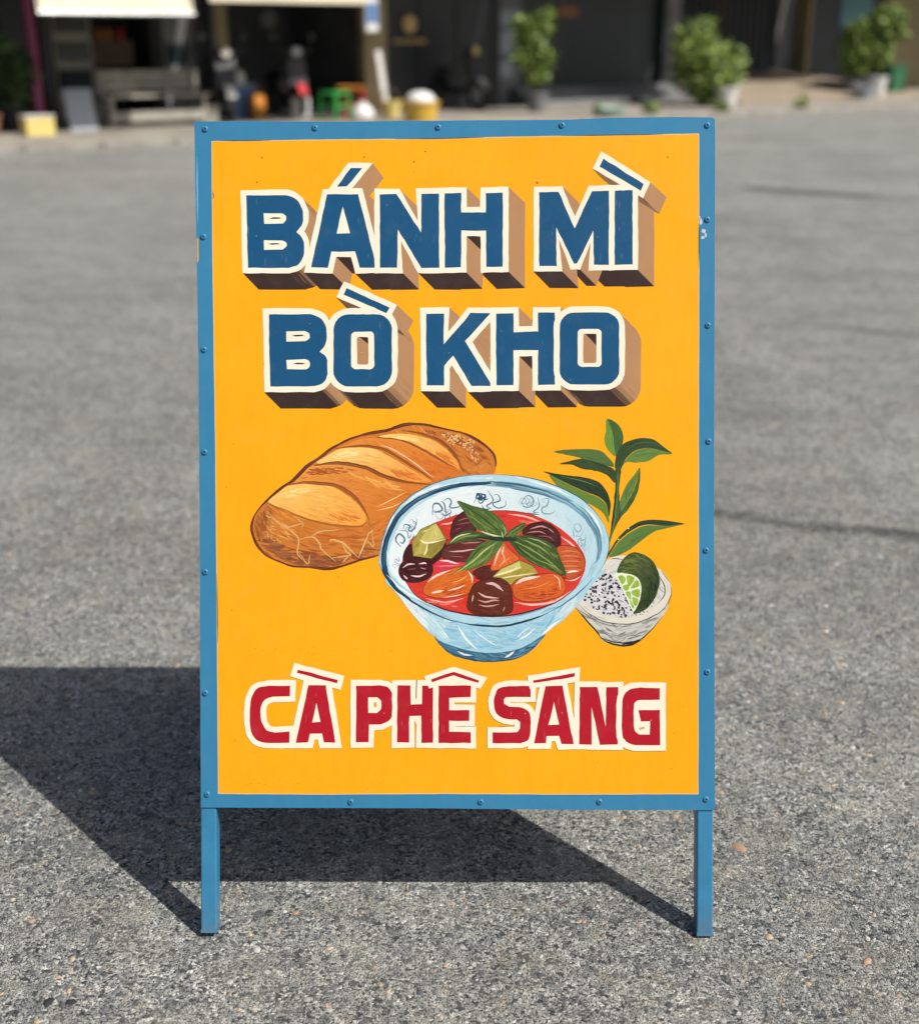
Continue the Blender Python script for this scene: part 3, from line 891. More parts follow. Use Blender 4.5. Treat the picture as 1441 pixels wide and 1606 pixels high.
def paint_herb():
    f = crop(830, 640, 4.119)
    rng = random.Random(21)
    pt = Paint()
    DKG, MID, LGT = (44, 66, 40), (72, 104, 46), (104, 138, 60)
    def leaf(poly, c, ang, n=34, spread=12):
        r = catmull(f(poly), 4, True)
        pt.poly(r, P_(*c), 30)
        pt.field(r, n, ang, 15, 1.5, lambda x, y: rndc(c, rng, spread), rng, .1)
    def line(p, w, c): pt.stroke(f(p), w, P_(*c), 5, .15, .15)
    # far leaves first
    leaf([(160, 280), (300, 265), (430, 268), (500, 306), (548, 378), (470, 362), (380, 345), (330, 322), (240, 300)], (86, 112, 56), .25)
    leaf([(195, 362), (260, 342), (330, 328), (420, 345), (500, 372), (556, 408), (552, 482), (500, 430), (430, 405), (340, 392), (280, 366)], (52, 74, 42), .35)
    line([(335, 325), (420, 350), (500, 385), (550, 440)], 1.6, (38, 56, 36))
    leaf([(500, 72), (565, 98), (602, 155), (605, 220), (585, 275), (556, 308), (548, 240), (540, 160)], (70, 100, 50), 1.4)
    leaf([(500, 72), (542, 160), (550, 240), (556, 308), (512, 272), (485, 212), (496, 150)], (112, 146, 62), 1.5)
    line([(502, 80), (540, 160), (550, 240), (556, 308)], 1.2, (60, 88, 44))
    leaf([(556, 392), (560, 310), (606, 232), (700, 196), (790, 200), (850, 236), (922, 296), (840, 268), (760, 258), (680, 276), (622, 330), (592, 392)], (52, 74, 44), -.3)
    leaf([(592, 395), (625, 330), (682, 278), (760, 260), (840, 270), (922, 297), (840, 302), (770, 340), (690, 352), (625, 350)], (100, 132, 60), -.25)
    leaf([(92, 408), (200, 428), (360, 448), (450, 480), (502, 542), (526, 622), (515, 700), (500, 620), (440, 570), (340, 530), (220, 475), (135, 430)], (40, 60, 38), .45)
    leaf([(130, 432), (220, 478), (340, 534), (440, 576), (498, 624), (514, 700), (514, 742), (480, 682), (400, 622), (300, 592), (200, 522)], (102, 130, 52), .5)
    leaf([(712, 385), (700, 450), (668, 540), (610, 640), (566, 712), (560, 700), (585, 600), (630, 492), (680, 430)], (96, 126, 60), 1.9)
    leaf([(713, 385), (716, 450), (700, 542), (650, 640), (605, 690), (572, 718), (612, 640), (670, 542), (702, 452)], (66, 94, 46), 1.9)
    # stem
    st = catmull(f([(430, 1070), (480, 985), (505, 905), (528, 780), (545, 650), (556, 520), (556, 395), (592, 390), (580, 520), (585, 640), (600, 690), (560, 760), (525, 850), (512, 930), (480, 1010)]), 4, True)
    pt.poly(st, P_(62, 84, 44), 30)
    pt.field(st, 60, 1.7, 20, 2.2, lambda x, y: rndc((58, 80, 44), rng, 20), rng, .05)
    line([(575, 400), (570, 520), (560, 650), (540, 780), (505, 910)], 1.8, (98, 124, 60))
    line([(560, 400), (558, 540), (540, 700), (520, 830)], 1.6, (36, 52, 34))
    leaf([(1002, 748), (860, 724), (740, 725), (650, 766), (580, 832), (528, 905), (470, 1010), (440, 1066), (520, 945), (575, 860), (660, 790), (760, 752), (880, 760)], (46, 66, 42), -.5)
    leaf([(1000, 750), (890, 776), (800, 802), (705, 872), (605, 940), (520, 962), (530, 935), (580, 862), (664, 795), (762, 758), (880, 762)], (90, 122, 58), -.5)
    line([(640, 790), (740, 748), (840, 742), (930, 750)], 1.8, (34, 54, 58))
    for (x, y) in ((575, 848), (640, 778)): pt.dot(*f([(x, y)])[0], 1.2, 1.0, P_(240, 238, 225), 0, 6)
    for p in ([(600, 300), (690, 230), (790, 225), (860, 255)], [(200, 440), (340, 470), (440, 510)], [(660, 320), (740, 300), (830, 288)], [(620, 900), (700, 840), (800, 785)]):
        pt.stroke(f(p), .9, P_(*rng.choice(((84, 108, 62), (120, 150, 78), (60, 88, 60)))), 4, .05, .05)
    return pt.mesh('herb_painting', panel, 0.00028, 0.2)

# --- small bowl with salt, pepper and lime
def paint_lime():
    f = crop(830, 640, 4.119)
    rng = random.Random(31)
    pt = Paint()
    body = catmull(f([(302, 1290), (345, 1262), (600, 1200), (840, 1240), (896, 1262), (880, 1316), (820, 1395), (745, 1470), (725, 1498), (640, 1532), (560, 1532), (480, 1505), (440, 1450), (370, 1372)]), 4, True)
    pt.poly(body, P_(205, 203, 196), 40)
    def bc(x, y):
        X = (x - 830) * 4.119
        g = 214 - 60 * abs((X - 600) / 330) ** 1.4 - 55 * rng.random() - (30 if (y - 640) * 4.119 > 1430 else 0)
        return rndc((g, g - 1, g - 8), rng, 14)
    pt.field(body, 190, lambda x, y: -0.35 if x > 970 else 0.5, 20, 2.2, bc, rng, .1)
    rim = catmull(f([(440, 1056), (500, 985), (560, 958), (640, 955), (740, 985), (850, 1048), (908, 1130), (916, 1200), (872, 1288), (782, 1350), (650, 1392), (500, 1380), (385, 1325), (318, 1262), (340, 1195)]), 5, True)
    pt.poly(rim, P_(222, 217, 200), 40)
    pt.field(rim, 60, lambda x, y: math.atan2((x - 978) * .7, -(y - 924) * 1.4), 16, 1.8, lambda x, y: rndc((214, 208, 190), rng, 20), rng, .06)
    inn = catmull(f([(455, 1070), (520, 992), (600, 975), (720, 998), (820, 1060), (872, 1135), (876, 1205), (830, 1270), (740, 1325), (640, 1355), (500, 1345), (400, 1295), (345, 1245), (375, 1170)]), 5, True)
    pt.poly(inn, P_(214, 211, 203), 40)
    pt.field(inn, 130, lambda x, y: 0.9 if x > 1000 else -0.6, 14, 2.4, lambda x, y: rndc((206, 204, 200) if x < 1005 else (176, 172, 160), rng, 22), rng, .1)
    pt.stroke(f([(820, 1060), (868, 1135), (872, 1205), (826, 1270)]), 1.6, P_(70, 66, 60), 5, .1, .1)
    pt.stroke(f([(520, 976), (560, 972), (610, 980)]), 1.4, P_(110, 84, 66), 4)
    salt = catmull(f([(460, 1085), (545, 1075), (585, 1130), (625, 1215), (672, 1320), (600, 1350), (500, 1335), (420, 1295), (360, 1245), (385, 1165)]), 4, True)
    pt.poly(salt, P_(214, 212, 214), 40)
    pt.field(salt, 80, .4, 8, 2, lambda x, y: rndc(rng.choice(((232, 231, 233), (186, 184, 190), (150, 148, 156))), rng, 10), rng)
    for k in range(240):
        x, y = rng.uniform(915, 1000), rng.uniform(895, 968)
        if inside(x, y, salt): pt.dot(x, y, rng.uniform(1.3, 3.0), rng.uniform(1.0, 2.1), rndc(rng.choice(((22, 20, 22), (40, 38, 40), (70, 68, 72))), rng, 8), rng.uniform(0, 3), 6)
    sh = f([(600, 1345), (680, 1325), (760, 1300), (800, 1270), (790, 1310), (700, 1350), (620, 1362)])
    for k in range(110):
        x, y = rng.uniform(968, 1030), rng.uniform(945, 974)
        if inside(x, y, sh): pt.dot(x, y, rng.uniform(.7, 1.5), .7, rndc((96, 94, 96), rng, 30), rng.uniform(0, 3), 5)
    lime = catmull(f([(565, 1060), (598, 985), (655, 937), (720, 940), (790, 982), (830, 1050), (842, 1130), (812, 1228), (752, 1300), (672, 1332), (700, 1270), (725, 1175), (700, 1105), (625, 1072)]), 5, True)
    pt.poly(lime, P_(58, 78, 34), 40)
    def lc(x, y):
        X, Y = (x - 830) * 4.119, (y - 640) * 4.119
        t = max(0, min(1, ((X - 600) / 230 + (Y - 960) / 400) * .66))
        return rndc(mixc((116, 126, 64), (36, 48, 30), t), rng, 14)
    pt.field(lime, 170, lambda x, y: math.atan2(y - 925, x - 985) + 1.57, 16, 2.0, lc, rng, .12)
    face = catmull(f([(552, 1072), (620, 1067), (690, 1090), (722, 1146), (716, 1230), (692, 1290), (668, 1312), (622, 1222), (582, 1132)]), 4, True)
    pt.poly(face, P_(228, 236, 206), 40)
    for w in ([(572, 1090), (605, 1082), (622, 1110), (600, 1140)], [(630, 1082), (680, 1098), (650, 1150), (635, 1130)], [(692, 1110), (712, 1148), (662, 1165), (655, 1160)], [(604, 1150), (640, 1140), (642, 1170), (618, 1180)],
              [(660, 1182), (712, 1172), (708, 1225), (668, 1208)], [(622, 1192), (650, 1188), (655, 1235), (640, 1228)], [(666, 1222), (704, 1240), (688, 1282), (668, 1252)], [(645, 1242), (660, 1250), (678, 1284), (668, 1296)]):
        r = catmull(f(w), 3, True)
        pt.poly(r, P_(146, 176, 62), 30)
        pt.field(r, 8, 1.1, 7, 1.2, lambda x, y: rndc((164, 192, 84), rng, 16), rng)
    # black contour lines
    for p, w in (([(300, 1290), (370, 1372), (440, 1450), (455, 1480)], 2.2), ([(318, 1265), (385, 1328), (500, 1384), (650, 1396), (782, 1354), (872, 1292), (914, 1205)], 1.3), ([(455, 1476), (500, 1500), (590, 1518), (680, 1508), (730, 1488), (800, 1420), (860, 1345)], 2.0),
                 ([(455, 1480), (510, 1515), (590, 1534), (660, 1530), (722, 1502)], 2.6), ([(600, 1528), (680, 1512), (722, 1494)], 4.0), ([(908, 1132), (917, 1200), (890, 1290)], 1.0), ([(852, 1049), (908, 1130)], 1.0), ([(330, 1300), (400, 1360), (520, 1405), (660, 1412)], .8)):
        pt.stroke(f(p), w, rndc((44, 40, 36), rng, 10), 5, .25, .25)
    return pt.mesh('lime_bowl_painting', panel, 0.0002, 0.2)
paint_lime()
paint_herb()

# --- bowl of stew
def paint_bowl():
    f = crop(580, 730, 3.792)
    rng = random.Random(41)
    pt = Paint()
    body = catmull(f([(96, 668), (150, 752), (260, 895), (350, 995), (392, 1022), (430, 1080), (500, 1130), (600, 1157), (740, 1168), (850, 1152), (940, 1112), (1000, 1052), (1040, 1000), (1150, 918), (1250, 812), (1332, 698), (1378, 622), (1200, 560), (700, 500), (300, 560)]), 4, True)
    pt.poly(body, P_(168, 208, 222), 40)
    def bc(x, y):
        X, Y = (x - 580) * 3.792, (y - 730) * 3.792
        if X < 330: c = (226, 236, 238)
        elif X < 470: c = (190, 220, 228)
        elif X > 1130: c = (208, 224, 228)
        else: c = mixc((132, 190, 218), (176, 214, 226), rng.random())
        return rndc(c, rng, 12)
    low = f([(70, 660), (150, 745), (260, 892), (352, 992), (430, 1040), (560, 1085), (740, 1105), (900, 1075), (1035, 1000), (1150, 915), (1250, 808), (1330, 700), (1120, 850), (980, 920), (800, 960), (620, 955), (450, 915), (300, 845), (160, 740)])
    pt.field(low, 330, lambda x, y: (0.9 if x < 700 else (-.85 if x > 850 else 0.25)), 22, 2.8, bc, rng, .08)
    foot = catmull(f([(385, 1018), (440, 1056), (600, 1104), (740, 1114), (900, 1088), (1042, 1004), (1002, 1060), (940, 1116), (850, 1153), (740, 1168), (600, 1158), (500, 1131), (430, 1082)]), 3, True)
    pt.poly(foot, P_(66, 114, 144), 30)
    pt.field(foot, 120, lambda x, y: -.35 if x > 800 else .3, 20, 2.4, lambda x, y: rndc(mixc((44, 88, 116), (104, 156, 182), rng.random()), rng, 12), rng, .06)
    pt.stroke(f([(440, 1085), (540, 1140), (700, 1166), (860, 1150), (950, 1108)]), 1.8, P_(40, 76, 96), 6)
    for p, w in (([(520, 1105), (560, 1125), (610, 1132)], 2.6), ([(860, 1105), (830, 1128), (800, 1142)], 3.2), ([(520, 950), (570, 1030), (642, 1100)], 3.4), ([(610, 975), (690, 1035), (764, 1082)], 1.6), ([(985, 968), (930, 1012), (880, 1040)], 2.6), ([(960, 955), (900, 1000), (870, 1030)], 1.6),
                 ([(180, 780), (270, 890), (360, 985)], 5), ([(1140, 910), (1060, 975), (1020, 1010)], 3.4), ([(430, 985), (470, 1030)], 2)):
        pt.stroke(f(p), w, rndc((238, 242, 240), rng, 6), 5, .1, .1)
    # rim
    rimp = f([(55, 560), (76, 440), (132, 300), (230, 192), (370, 112), (540, 66), (720, 53), (900, 66), (1060, 106), (1200, 166), (1310, 246), (1390, 350), (1420, 450), (1405, 560), (1350, 650), (1250, 750), (1120, 842), (980, 908), (820, 952), (650, 952), (480, 918), (330, 852), (210, 775), (140, 716), (90, 656), (62, 606)])
    rim = catmull(rimp, 5, True)
    pt.poly(rim, P_(176, 214, 226), 40)
    cx, cy = f([(735, 490)])[0]
    tang = lambda x, y: math.atan2((x - cx) * .62, -(y - cy) * 1.6)
    def ring(scale0, scale1): 
        return [(cx + (x - cx) * scale0, cy + (y - cy) * scale0) for x, y in rim], [(cx + (x - cx) * scale1, cy + (y - cy) * scale1) for x, y in rim]
    def wallc(x, y):
        X = (x - 580) * 3.792; Y = (y - 730) * 3.792
        c = (226, 238, 240) if X < 800 else mixc((224, 236, 240), (172, 208, 220), (X - 800) / 500)
        if Y > 800: c = (150, 194, 214)
        return rndc(c, rng, 12)
    pt.field(rim, 420, tang, 26, 2.6, wallc, rng, .05)
    # inner wall behind the soup
    wall = catmull(f([(112, 560), (130, 460), (200, 320), (310, 225), (460, 155), (620, 128), (760, 126), (920, 146), (1060, 178), (1190, 240), (1280, 320), (1335, 420), (1345, 500), (1310, 600), (1240, 700), (1120, 790), (980, 850), (800, 890), (640, 890), (470, 855), (320, 790), (200, 720), (135, 640)]), 4, True)
    pt.poly(wall, lambda x, y: P_(*mixc((232, 241, 242), (188, 216, 226), ((x - 580) * 3.792 - 600) / 700)), 14)
    pt.field(wall, 240, tang, 22, 3, lambda x, y: rndc(mixc((236, 243, 244), (184, 214, 224), ((x - 580) * 3.792 - 500) / 800), rng, 8), rng, .05)
    NV = (20, 54, 84)
    ringp = [(240, 800), (150, 728), (100, 650), (82, 550), (104, 430), (170, 300), (270, 212), (400, 150), (540, 116), (720, 104)]
    for i in range(len(ringp) - 2):
        pt.stroke(f(ringp[max(0, i - 1):i + 3]), (3.4 + 2.0 * i if i < 3 else 9.6 - .5 * i), rndc(NV, rng, 8), 5, .7, .7)
    for k in range(26):
        i = rng.randrange(len(ringp) - 1)
        o = rng.uniform(-8, 8)
        pt.stroke(f([(x + o, y + o) for x, y in ringp[max(0, i - 1):i + 2]]), 1.2, rndc(mixc(NV, (90, 140, 165), rng.random()), rng, 8), 4, .1, .1)
    rr = [(700, 104), (840, 116), (960, 136), (1080, 168), (1200, 226), (1290, 302), (1350, 400), (1366, 490), (1350, 570)]
    for k in range(70):
        i = rng.randrange(len(rr) - 2)
        o = rng.uniform(-20, 20)
        pt.stroke(f([(x + o * .6, y - o * .8 + 4) for x, y in rr[i:i + 3]]), rng.uniform(1, 3), rndc(mixc((70, 112, 138), (140, 182, 200), rng.random()), rng, 10), 4, .1, .1)
    pt.stroke(f([(700, 96), (860, 110), (980, 136), (1080, 166)]), 1.8, P_(46, 70, 84), 5)
    # dark contours of the rim
    for p, w, c in (([(55, 570), (76, 440), (132, 300), (230, 192), (370, 112), (540, 66), (720, 52)], 1.6, (70, 104, 122)), ([(720, 52), (900, 65), (1060, 104), (1200, 164), (1312, 245), (1392, 350)], 1.5, (60, 82, 92)), ([(1392, 350), (1421, 450), (1404, 560), (1350, 652)], 1.2, (96, 130, 146)),
                    ([(58, 580), (90, 655), (150, 730), (230, 795), (320, 850), (450, 912), (560, 938)], 2.8, (30, 62, 90)), ([(540, 936), (640, 952), (800, 954), (960, 916), (1060, 878)], 3.4, (28, 58, 86)), ([(1040, 886), (1150, 826), (1250, 750), (1330, 668)], 1.8, (52, 92, 120)),
                    ([(130, 665), (220, 755), (340, 830), (480, 880)], 1.4, (120, 160, 180)), ([(760, 915), (900, 890), (1040, 845), (1180, 765), (1280, 670)], 2.4, (110, 160, 186))):
        pt.stroke(f(p), w, P_(*c), 5, .2, .2)
    for p, w in (([(100, 650), (190, 735), (300, 800), (420, 850)], 3.0), ([(1270, 240), (1340, 320), (1385, 420)], 3.2), ([(180, 250), (300, 165), (440, 110)], 2.2), ([(940, 90), (1080, 130), (1190, 185)], 3)):
        pt.stroke(f(p), w, P_(238, 244, 242), 5, .1, .1)
    # blue brush scrolls on the inner wall
    def scroll(cx0, cy0, s0, a, c, seed, w=2.3):
        r2 = random.Random(seed)
        ca, sa = math.cos(a), math.sin(a)
        def q(pts): return f([(cx0 + s0 * (x * ca - y * sa), cy0 + s0 * (x * sa + y * ca)) for x, y in pts])
        for lp in ([(-1.0, .3), (-.8, -.3), (-.35, -.25), (-.3, .15), (-.7, .3), (-.9, .05)], [(-.2, -.5), (.1, .0), (-.1, .4), (.2, .5)], [(.1, -.35), (.5, -.4), (.6, 0), (.25, .15), (.45, .4), (.9, .35), (1.0, .05)], [(-.5, .5), (-.2, .62), (.15, .6)]):
            pt.stroke(q([(x + r2.uniform(-.1, .1), y + r2.uniform(-.1, .1)) for x, y in lp]), w * r2.uniform(.7, 1.3), rndc(c, r2, 14), 5, .3, .3)
    scroll(445, 240, 82, -.35, (96, 130, 152), 1); scroll(450, 290, 60, -.3, (130, 158, 172), 2, 1.2)
    scroll(210, 400, 82, -1.0, (84, 122, 148), 3); scroll(245, 355, 50, -1.1, (120, 150, 170), 4, 1.2)
    scroll(715, 200, 96, .12, (62, 100, 130), 5); scroll(665, 185, 36, .1, (38, 80, 112), 6, 3.0)
    scroll(1000, 235, 100, .22, (120, 146, 156), 7); scroll(940, 215, 50, .1, (104, 134, 150), 8, 1.2)
    scroll(1250, 410, 70, 1.2, (120, 158, 176), 9, 1.2); scroll(1270, 480, 46, 1.4, (140, 176, 190), 10, 1.1); scroll(155, 578, 34, -1.2, (130, 156, 170), 11, 1.2)
    # soup
    soup = catmull(f([(215, 700), (188, 620), (204, 520), (250, 440), (330, 370), (430, 322), (550, 286), (700, 272), (830, 270), (960, 292), (1080, 342), (1180, 412), (1252, 492), (1282, 560), (1272, 640), (1222, 730), (1130, 800), (1000, 852), (850, 888), (700, 895), (520, 872), (380, 830), (280, 780)]), 4, True)
    pt.poly(soup, P_(214, 58, 44), 30)
    pt.field(soup, 150, .1, 20, 3, lambda x, y: rndc(rng.choice(((216, 60, 46), (224, 74, 52), (200, 44, 40), (228, 92, 66))), rng, 10), rng, .05)
    pt.stroke(f([(210, 690), (280, 780), (380, 832), (520, 876), (700, 898), (850, 890), (1000, 854), (1130, 802), (1225, 728)]), 2.6, P_(86, 30, 34), 5, .2, .2)
    pt.stroke(f([(430, 322), (550, 286), (700, 272), (830, 270), (960, 292), (1080, 342)]), 1.2, P_(120, 44, 40), 5, .2, .2)
    for p, w in (([(820, 290), (930, 305), (1040, 345)], 2.4), ([(1130, 420), (1200, 470), (1240, 520)], 2.6), ([(330, 790), (450, 815), (560, 790)], 2.2), ([(860, 815), (960, 828), (1090, 810), (1200, 745)], 3.0), ([(420, 350), (470, 345), (520, 330)], 2.4), ([(1165, 680), (1210, 682), (1255, 660)], 2.2)):
        pt.stroke(f(p), w, P_(246, 196, 188), 5, .1, .1)
    for pl in ([(440, 590), (560, 560), (640, 590), (600, 640), (470, 640)], [(600, 640), (760, 600), (740, 700), (640, 700)], [(400, 440), (480, 420), (470, 480), (410, 520)], [(1010, 640), (1140, 640), (1180, 690), (1100, 650)]):
        pt.field(f(pl), 22, .2, 12, 2.4, lambda x, y: rndc((120, 34, 32), rng, 14), rng, .1)
    for pl in ([(860, 320), (1000, 320), (1090, 380), (900, 345)], [(300, 800), (480, 800), (560, 850), (400, 830)], [(1000, 830), (1180, 720), (1230, 700), (1120, 800)]):
        pt.field(f(pl), 14, .1, 14, 1.6, lambda x, y: rndc((240, 128, 104), rng, 12), rng, .1)
    def chunk(poly, c, n, ang, spread=14, edge=(60, 24, 20), ew=1.3, L=13, sharp=False):
        r = f(poly) if sharp else catmull(f(poly), 4, True)
        pt.poly(r, P_(*c), 30)
        pt.field(r, n, ang, L, 2.0, lambda x, y: rndc(c, rng, spread), rng, .1)
        if edge:
            pt.stroke(r[:len(r) // 2 + 2], ew, P_(*edge), 1, .4, .4); pt.stroke(r[len(r) // 2:] + r[:1], ew, P_(*edge), 1, .4, .4)
    def hl(p, w=1.8, c=(246, 214, 210)): pt.stroke(f(p), w, rndc(c, rng, 8), 5, .15, .15)
    MEAT = (84, 34, 32)
    chunk([(196, 560), (235, 470), (300, 500), (440, 470), (450, 500), (390, 580), (300, 590)], (64, 28, 28), 30, .3)
    chunk([(480, 440), (488, 350), (528, 292), (590, 268), (640, 330), (620, 400), (540, 410)], (82, 36, 36), 40, -.5)
    hl([(520, 330), (560, 318), (590, 312)], 1.6, (170, 100, 96)); hl([(515, 355), (560, 345), (600, 338)], 1.4, (150, 84, 80)); hl([(505, 380), (550, 372)], 1.2, (140, 76, 74))
    chunk([(905, 402), (940, 356), (1030, 336), (1100, 370), (1135, 430), (1122, 492), (1060, 460), (960, 430)], (74, 32, 32), 50, .3)
    hl([(950, 380), (1010, 362), (1060, 372)], 2.2, (214, 160, 152)); hl([(930, 402), (1000, 392), (1050, 410)], 2.0, (190, 128, 122)); hl([(1060, 372), (1095, 400)], 1.6, (200, 140, 132)); hl([(990, 420), (1060, 425), (1100, 450)], 1.5, (160, 96, 92))
    chunk([(1112, 490), (1180, 478), (1240, 500), (1276, 560), (1262, 632), (1180, 680), (1135, 590)], (196, 88, 44), 60, .15, 18, (116, 44, 24))
    for k in range(5): hl([(1130, 515 + k * 28), (1190, 508 + k * 30), (1250, 520 + k * 26)], 1.2, (232, 156, 110))
    hl([(1170, 640), (1200, 632), (1240, 630)], 3.0, (250, 226, 214))
    chunk([(425, 545), (468, 472), (560, 450), (690, 448), (700, 490), (610, 572), (520, 584)], (98, 42, 36), 50, -.1)
    hl([(470, 512), (550, 510), (632, 496)], 2.4, (216, 168, 160)); hl([(540, 462), (620, 458), (665, 456)], 1.8, (190, 130, 120)); hl([(480, 540), (560, 545)], 1.4, (160, 90, 84))
    chunk([(380, 600), (420, 562), (520, 575), (600, 580), (560, 620), (420, 640)], (214, 58, 72), 20, .1, 14, None)
    hl([(412, 566), (470, 570), (530, 588)], 2.8, (252, 214, 218)); hl([(400, 600), (460, 596), (540, 600)], 2.0, (240, 120, 130))
    # potatoes
    chunk([(250, 452), (300, 382), (392, 340), (430, 392), (456, 440), (432, 492), (368, 556), (258, 540)], (168, 152, 66), 60, -.8, 16, (84, 70, 30), sharp=True)
    chunk([(300, 450), (330, 392), (392, 344), (440, 430), (345, 462)], (206, 190, 108), 24, -.8, 12, None, sharp=True)
    chunk([(262, 535), (300, 455), (342, 465), (332, 520)], (190, 174, 88), 14, -1.2, 12, None, sharp=True)
    chunk([(345, 468), (440, 440), (452, 444), (430, 490), (368, 552), (334, 525)], (150, 134, 56), 22, -.7, 12, None, sharp=True)
    hl([(292, 442), (342, 462), (446, 440)], 2.8, (248, 240, 190)); hl([(345, 462), (335, 510), (318, 535)], 2.6, (244, 234, 184)); hl([(385, 390), (400, 420)], 1.6, (240, 230, 180)); hl([(310, 400), (345, 380)], 1.6, (226, 214, 150))
    # small round meat
    chunk([(172, 640), (190, 580), (260, 552), (340, 556), (375, 600), (360, 660), (290, 694), (210, 690)], (70, 26, 30), 60, .1)
    hl([(195, 610), (230, 588), (270, 586)], 2.4); hl([(290, 586), (322, 580), (336, 586)], 2.2); hl([(200, 652), (215, 670), (225, 676)], 2.2); hl([(240, 654), (290, 660), (335, 645)], 2.2); hl([(300, 608), (335, 618)], 1.6, (200, 140, 140)); hl([(222, 622), (280, 612)], 1.3, (150, 90, 92))
    chunk([(610, 640), (680, 600), (760, 600), (750, 660), (690, 690)], (90, 38, 30), 20, -.2)
    # carrots
    chunk([(790, 462), (830, 500), (890, 560), (790, 612), (722, 624), (732, 560)], (222, 104, 48), 40, 1.0, 16, (132, 50, 26))
    hl([(785, 470), (760, 530), (735, 600)], 3.0, (246, 190, 166)); hl([(780, 500), (800, 560), (770, 600)], 2.0, (244, 176, 140)); hl([(795, 480), (785, 530)], 2.2, (250, 214, 196)); hl([(840, 540), (800, 575), (760, 600)], 1.4, (240, 160, 120))
    chunk([(730, 662), (780, 612), (890, 562), (962, 592), (1002, 642), (870, 680), (838, 712), (762, 692)], (172, 154, 66), 50, -.4, 14, (84, 70, 30), sharp=True)
    chunk([(745, 652), (790, 615), (890, 572), (900, 610), (800, 650)], (212, 198, 116), 16, -.4, 10, None, sharp=True)
    hl([(736, 658), (800, 640), (905, 602)], 2.4, (250, 244, 204)); hl([(780, 672), (850, 660), (985, 640)], 2.0, (236, 226, 168)); hl([(830, 640), (880, 600)], 1.4, (240, 232, 180))
    chunk([(318, 742), (340, 690), (420, 640), (520, 604), (590, 624), (616, 682), (602, 752), (520, 782), (400, 788), (330, 768)], (216, 104, 34), 90, -.35, 18, (124, 48, 22))
    pt.field(f([(400, 760), (540, 700), (600, 690), (595, 745), (520, 772), (400, 778)]), 40, -.3, 9, 1.4, lambda x, y: rndc((186, 70, 26), rng, 14), rng)
    hl([(340, 692), (400, 655), (478, 622)], 3.4, (252, 214, 190)); hl([(585, 626), (606, 660), (610, 700)], 2.6, (252, 220, 200)); hl([(365, 760), (400, 752), (438, 745)], 3.0, (252, 226, 206)); hl([(462, 746), (520, 730), (565, 712)], 2.2, (252, 220, 196)); hl([(490, 700), (540, 680), (580, 655)], 1.4, (246, 190, 90)); hl([(430, 786), (500, 778), (560, 764)], 1.6, (250, 210, 190))
    chunk([(850, 722), (872, 682), (960, 656), (1080, 640), (1140, 660), (1162, 722), (1140, 772), (1060, 800), (930, 812), (862, 782)], (212, 98, 38), 90, -.12, 18, (124, 48, 22))
    pt.field(f([(880, 770), (1000, 750), (1120, 720), (1140, 750), (1060, 790), (930, 802)]), 40, -.1, 10, 1.5, lambda x, y: rndc((178, 66, 28), rng, 14), rng)
    hl([(866, 705), (920, 676), (1012, 660)], 5.0, (252, 226, 210)); hl([(1090, 650), (1125, 680), (1130, 740)], 2.0, (246, 190, 150)); hl([(900, 740), (1000, 720), (1080, 690)], 1.4, (236, 140, 70))
    # front meat
    chunk([(582, 862), (598, 742), (650, 690), (760, 668), (830, 708), (848, 800), (836, 876), (700, 892)], (98, 42, 28), 100, .2, 16)
    hl([(690, 702), (740, 708), (795, 748)], 4.6, (232, 196, 186)); hl([(642, 755), (690, 782), (770, 790)], 2.8, (226, 184, 172)); hl([(640, 800), (690, 812), (740, 802), (772, 808)], 2.4, (220, 172, 160)); hl([(648, 828), (700, 838), (770, 826)], 2.2, (210, 160, 150)); hl([(615, 770), (605, 812)], 1.8, (226, 186, 176)); hl([(800, 840), (792, 868)], 1.8, (200, 140, 120))
    # basil leaves
    DG, LG = (62, 84, 40), (122, 140, 66)
    def leaf(poly, ang, veins, n=60, c=DG):
        r = catmull(f(poly), 4, True)
        pt.poly(r, P_(*c), 30)
        pt.field(r, n, ang, 16, 1.5, lambda x, y: rndc(mixc(c, LG, rng.random() ** 2), rng, 10), rng, .08)
        for v, w, cc in veins: pt.stroke(f(v), w, P_(*cc), 5, .1, .1)
    leaf([(800, 432), (850, 372), (925, 340), (902, 392), (845, 432)], -.6, [([(805, 428), (860, 385), (920, 345)], 1.2, (132, 150, 84)), ([(815, 425), (880, 395)], 1.2, (120, 140, 70))], 24)
    leaf([(465, 470), (510, 420), (570, 390), (640, 394), (745, 430), (660, 442), (560, 452)], -.15, [([(475, 465), (520, 425), (600, 402)], 2.4, (206, 214, 156)), ([(500, 455), (560, 425), (650, 415)], 1.4, (150, 168, 96)), ([(560, 440), (660, 430), (730, 434)], 1.4, (34, 54, 32))], 36)
    leaf([(478, 656), (560, 588), (615, 506), (690, 450), (795, 448), (745, 530), (682, 590), (600, 622), (540, 626)], -.75, [([(495, 648), (600, 580), (690, 500), (760, 455)], 2.6, (176, 192, 108)), ([(520, 640), (620, 590), (700, 530)], 1.6, (120, 146, 66)), ([(560, 600), (640, 510), (700, 470)], 1.6, (38, 60, 34)), ([(745, 470), (700, 540), (640, 590)], 1.2, (148, 170, 90))], 60, (80, 106, 48))
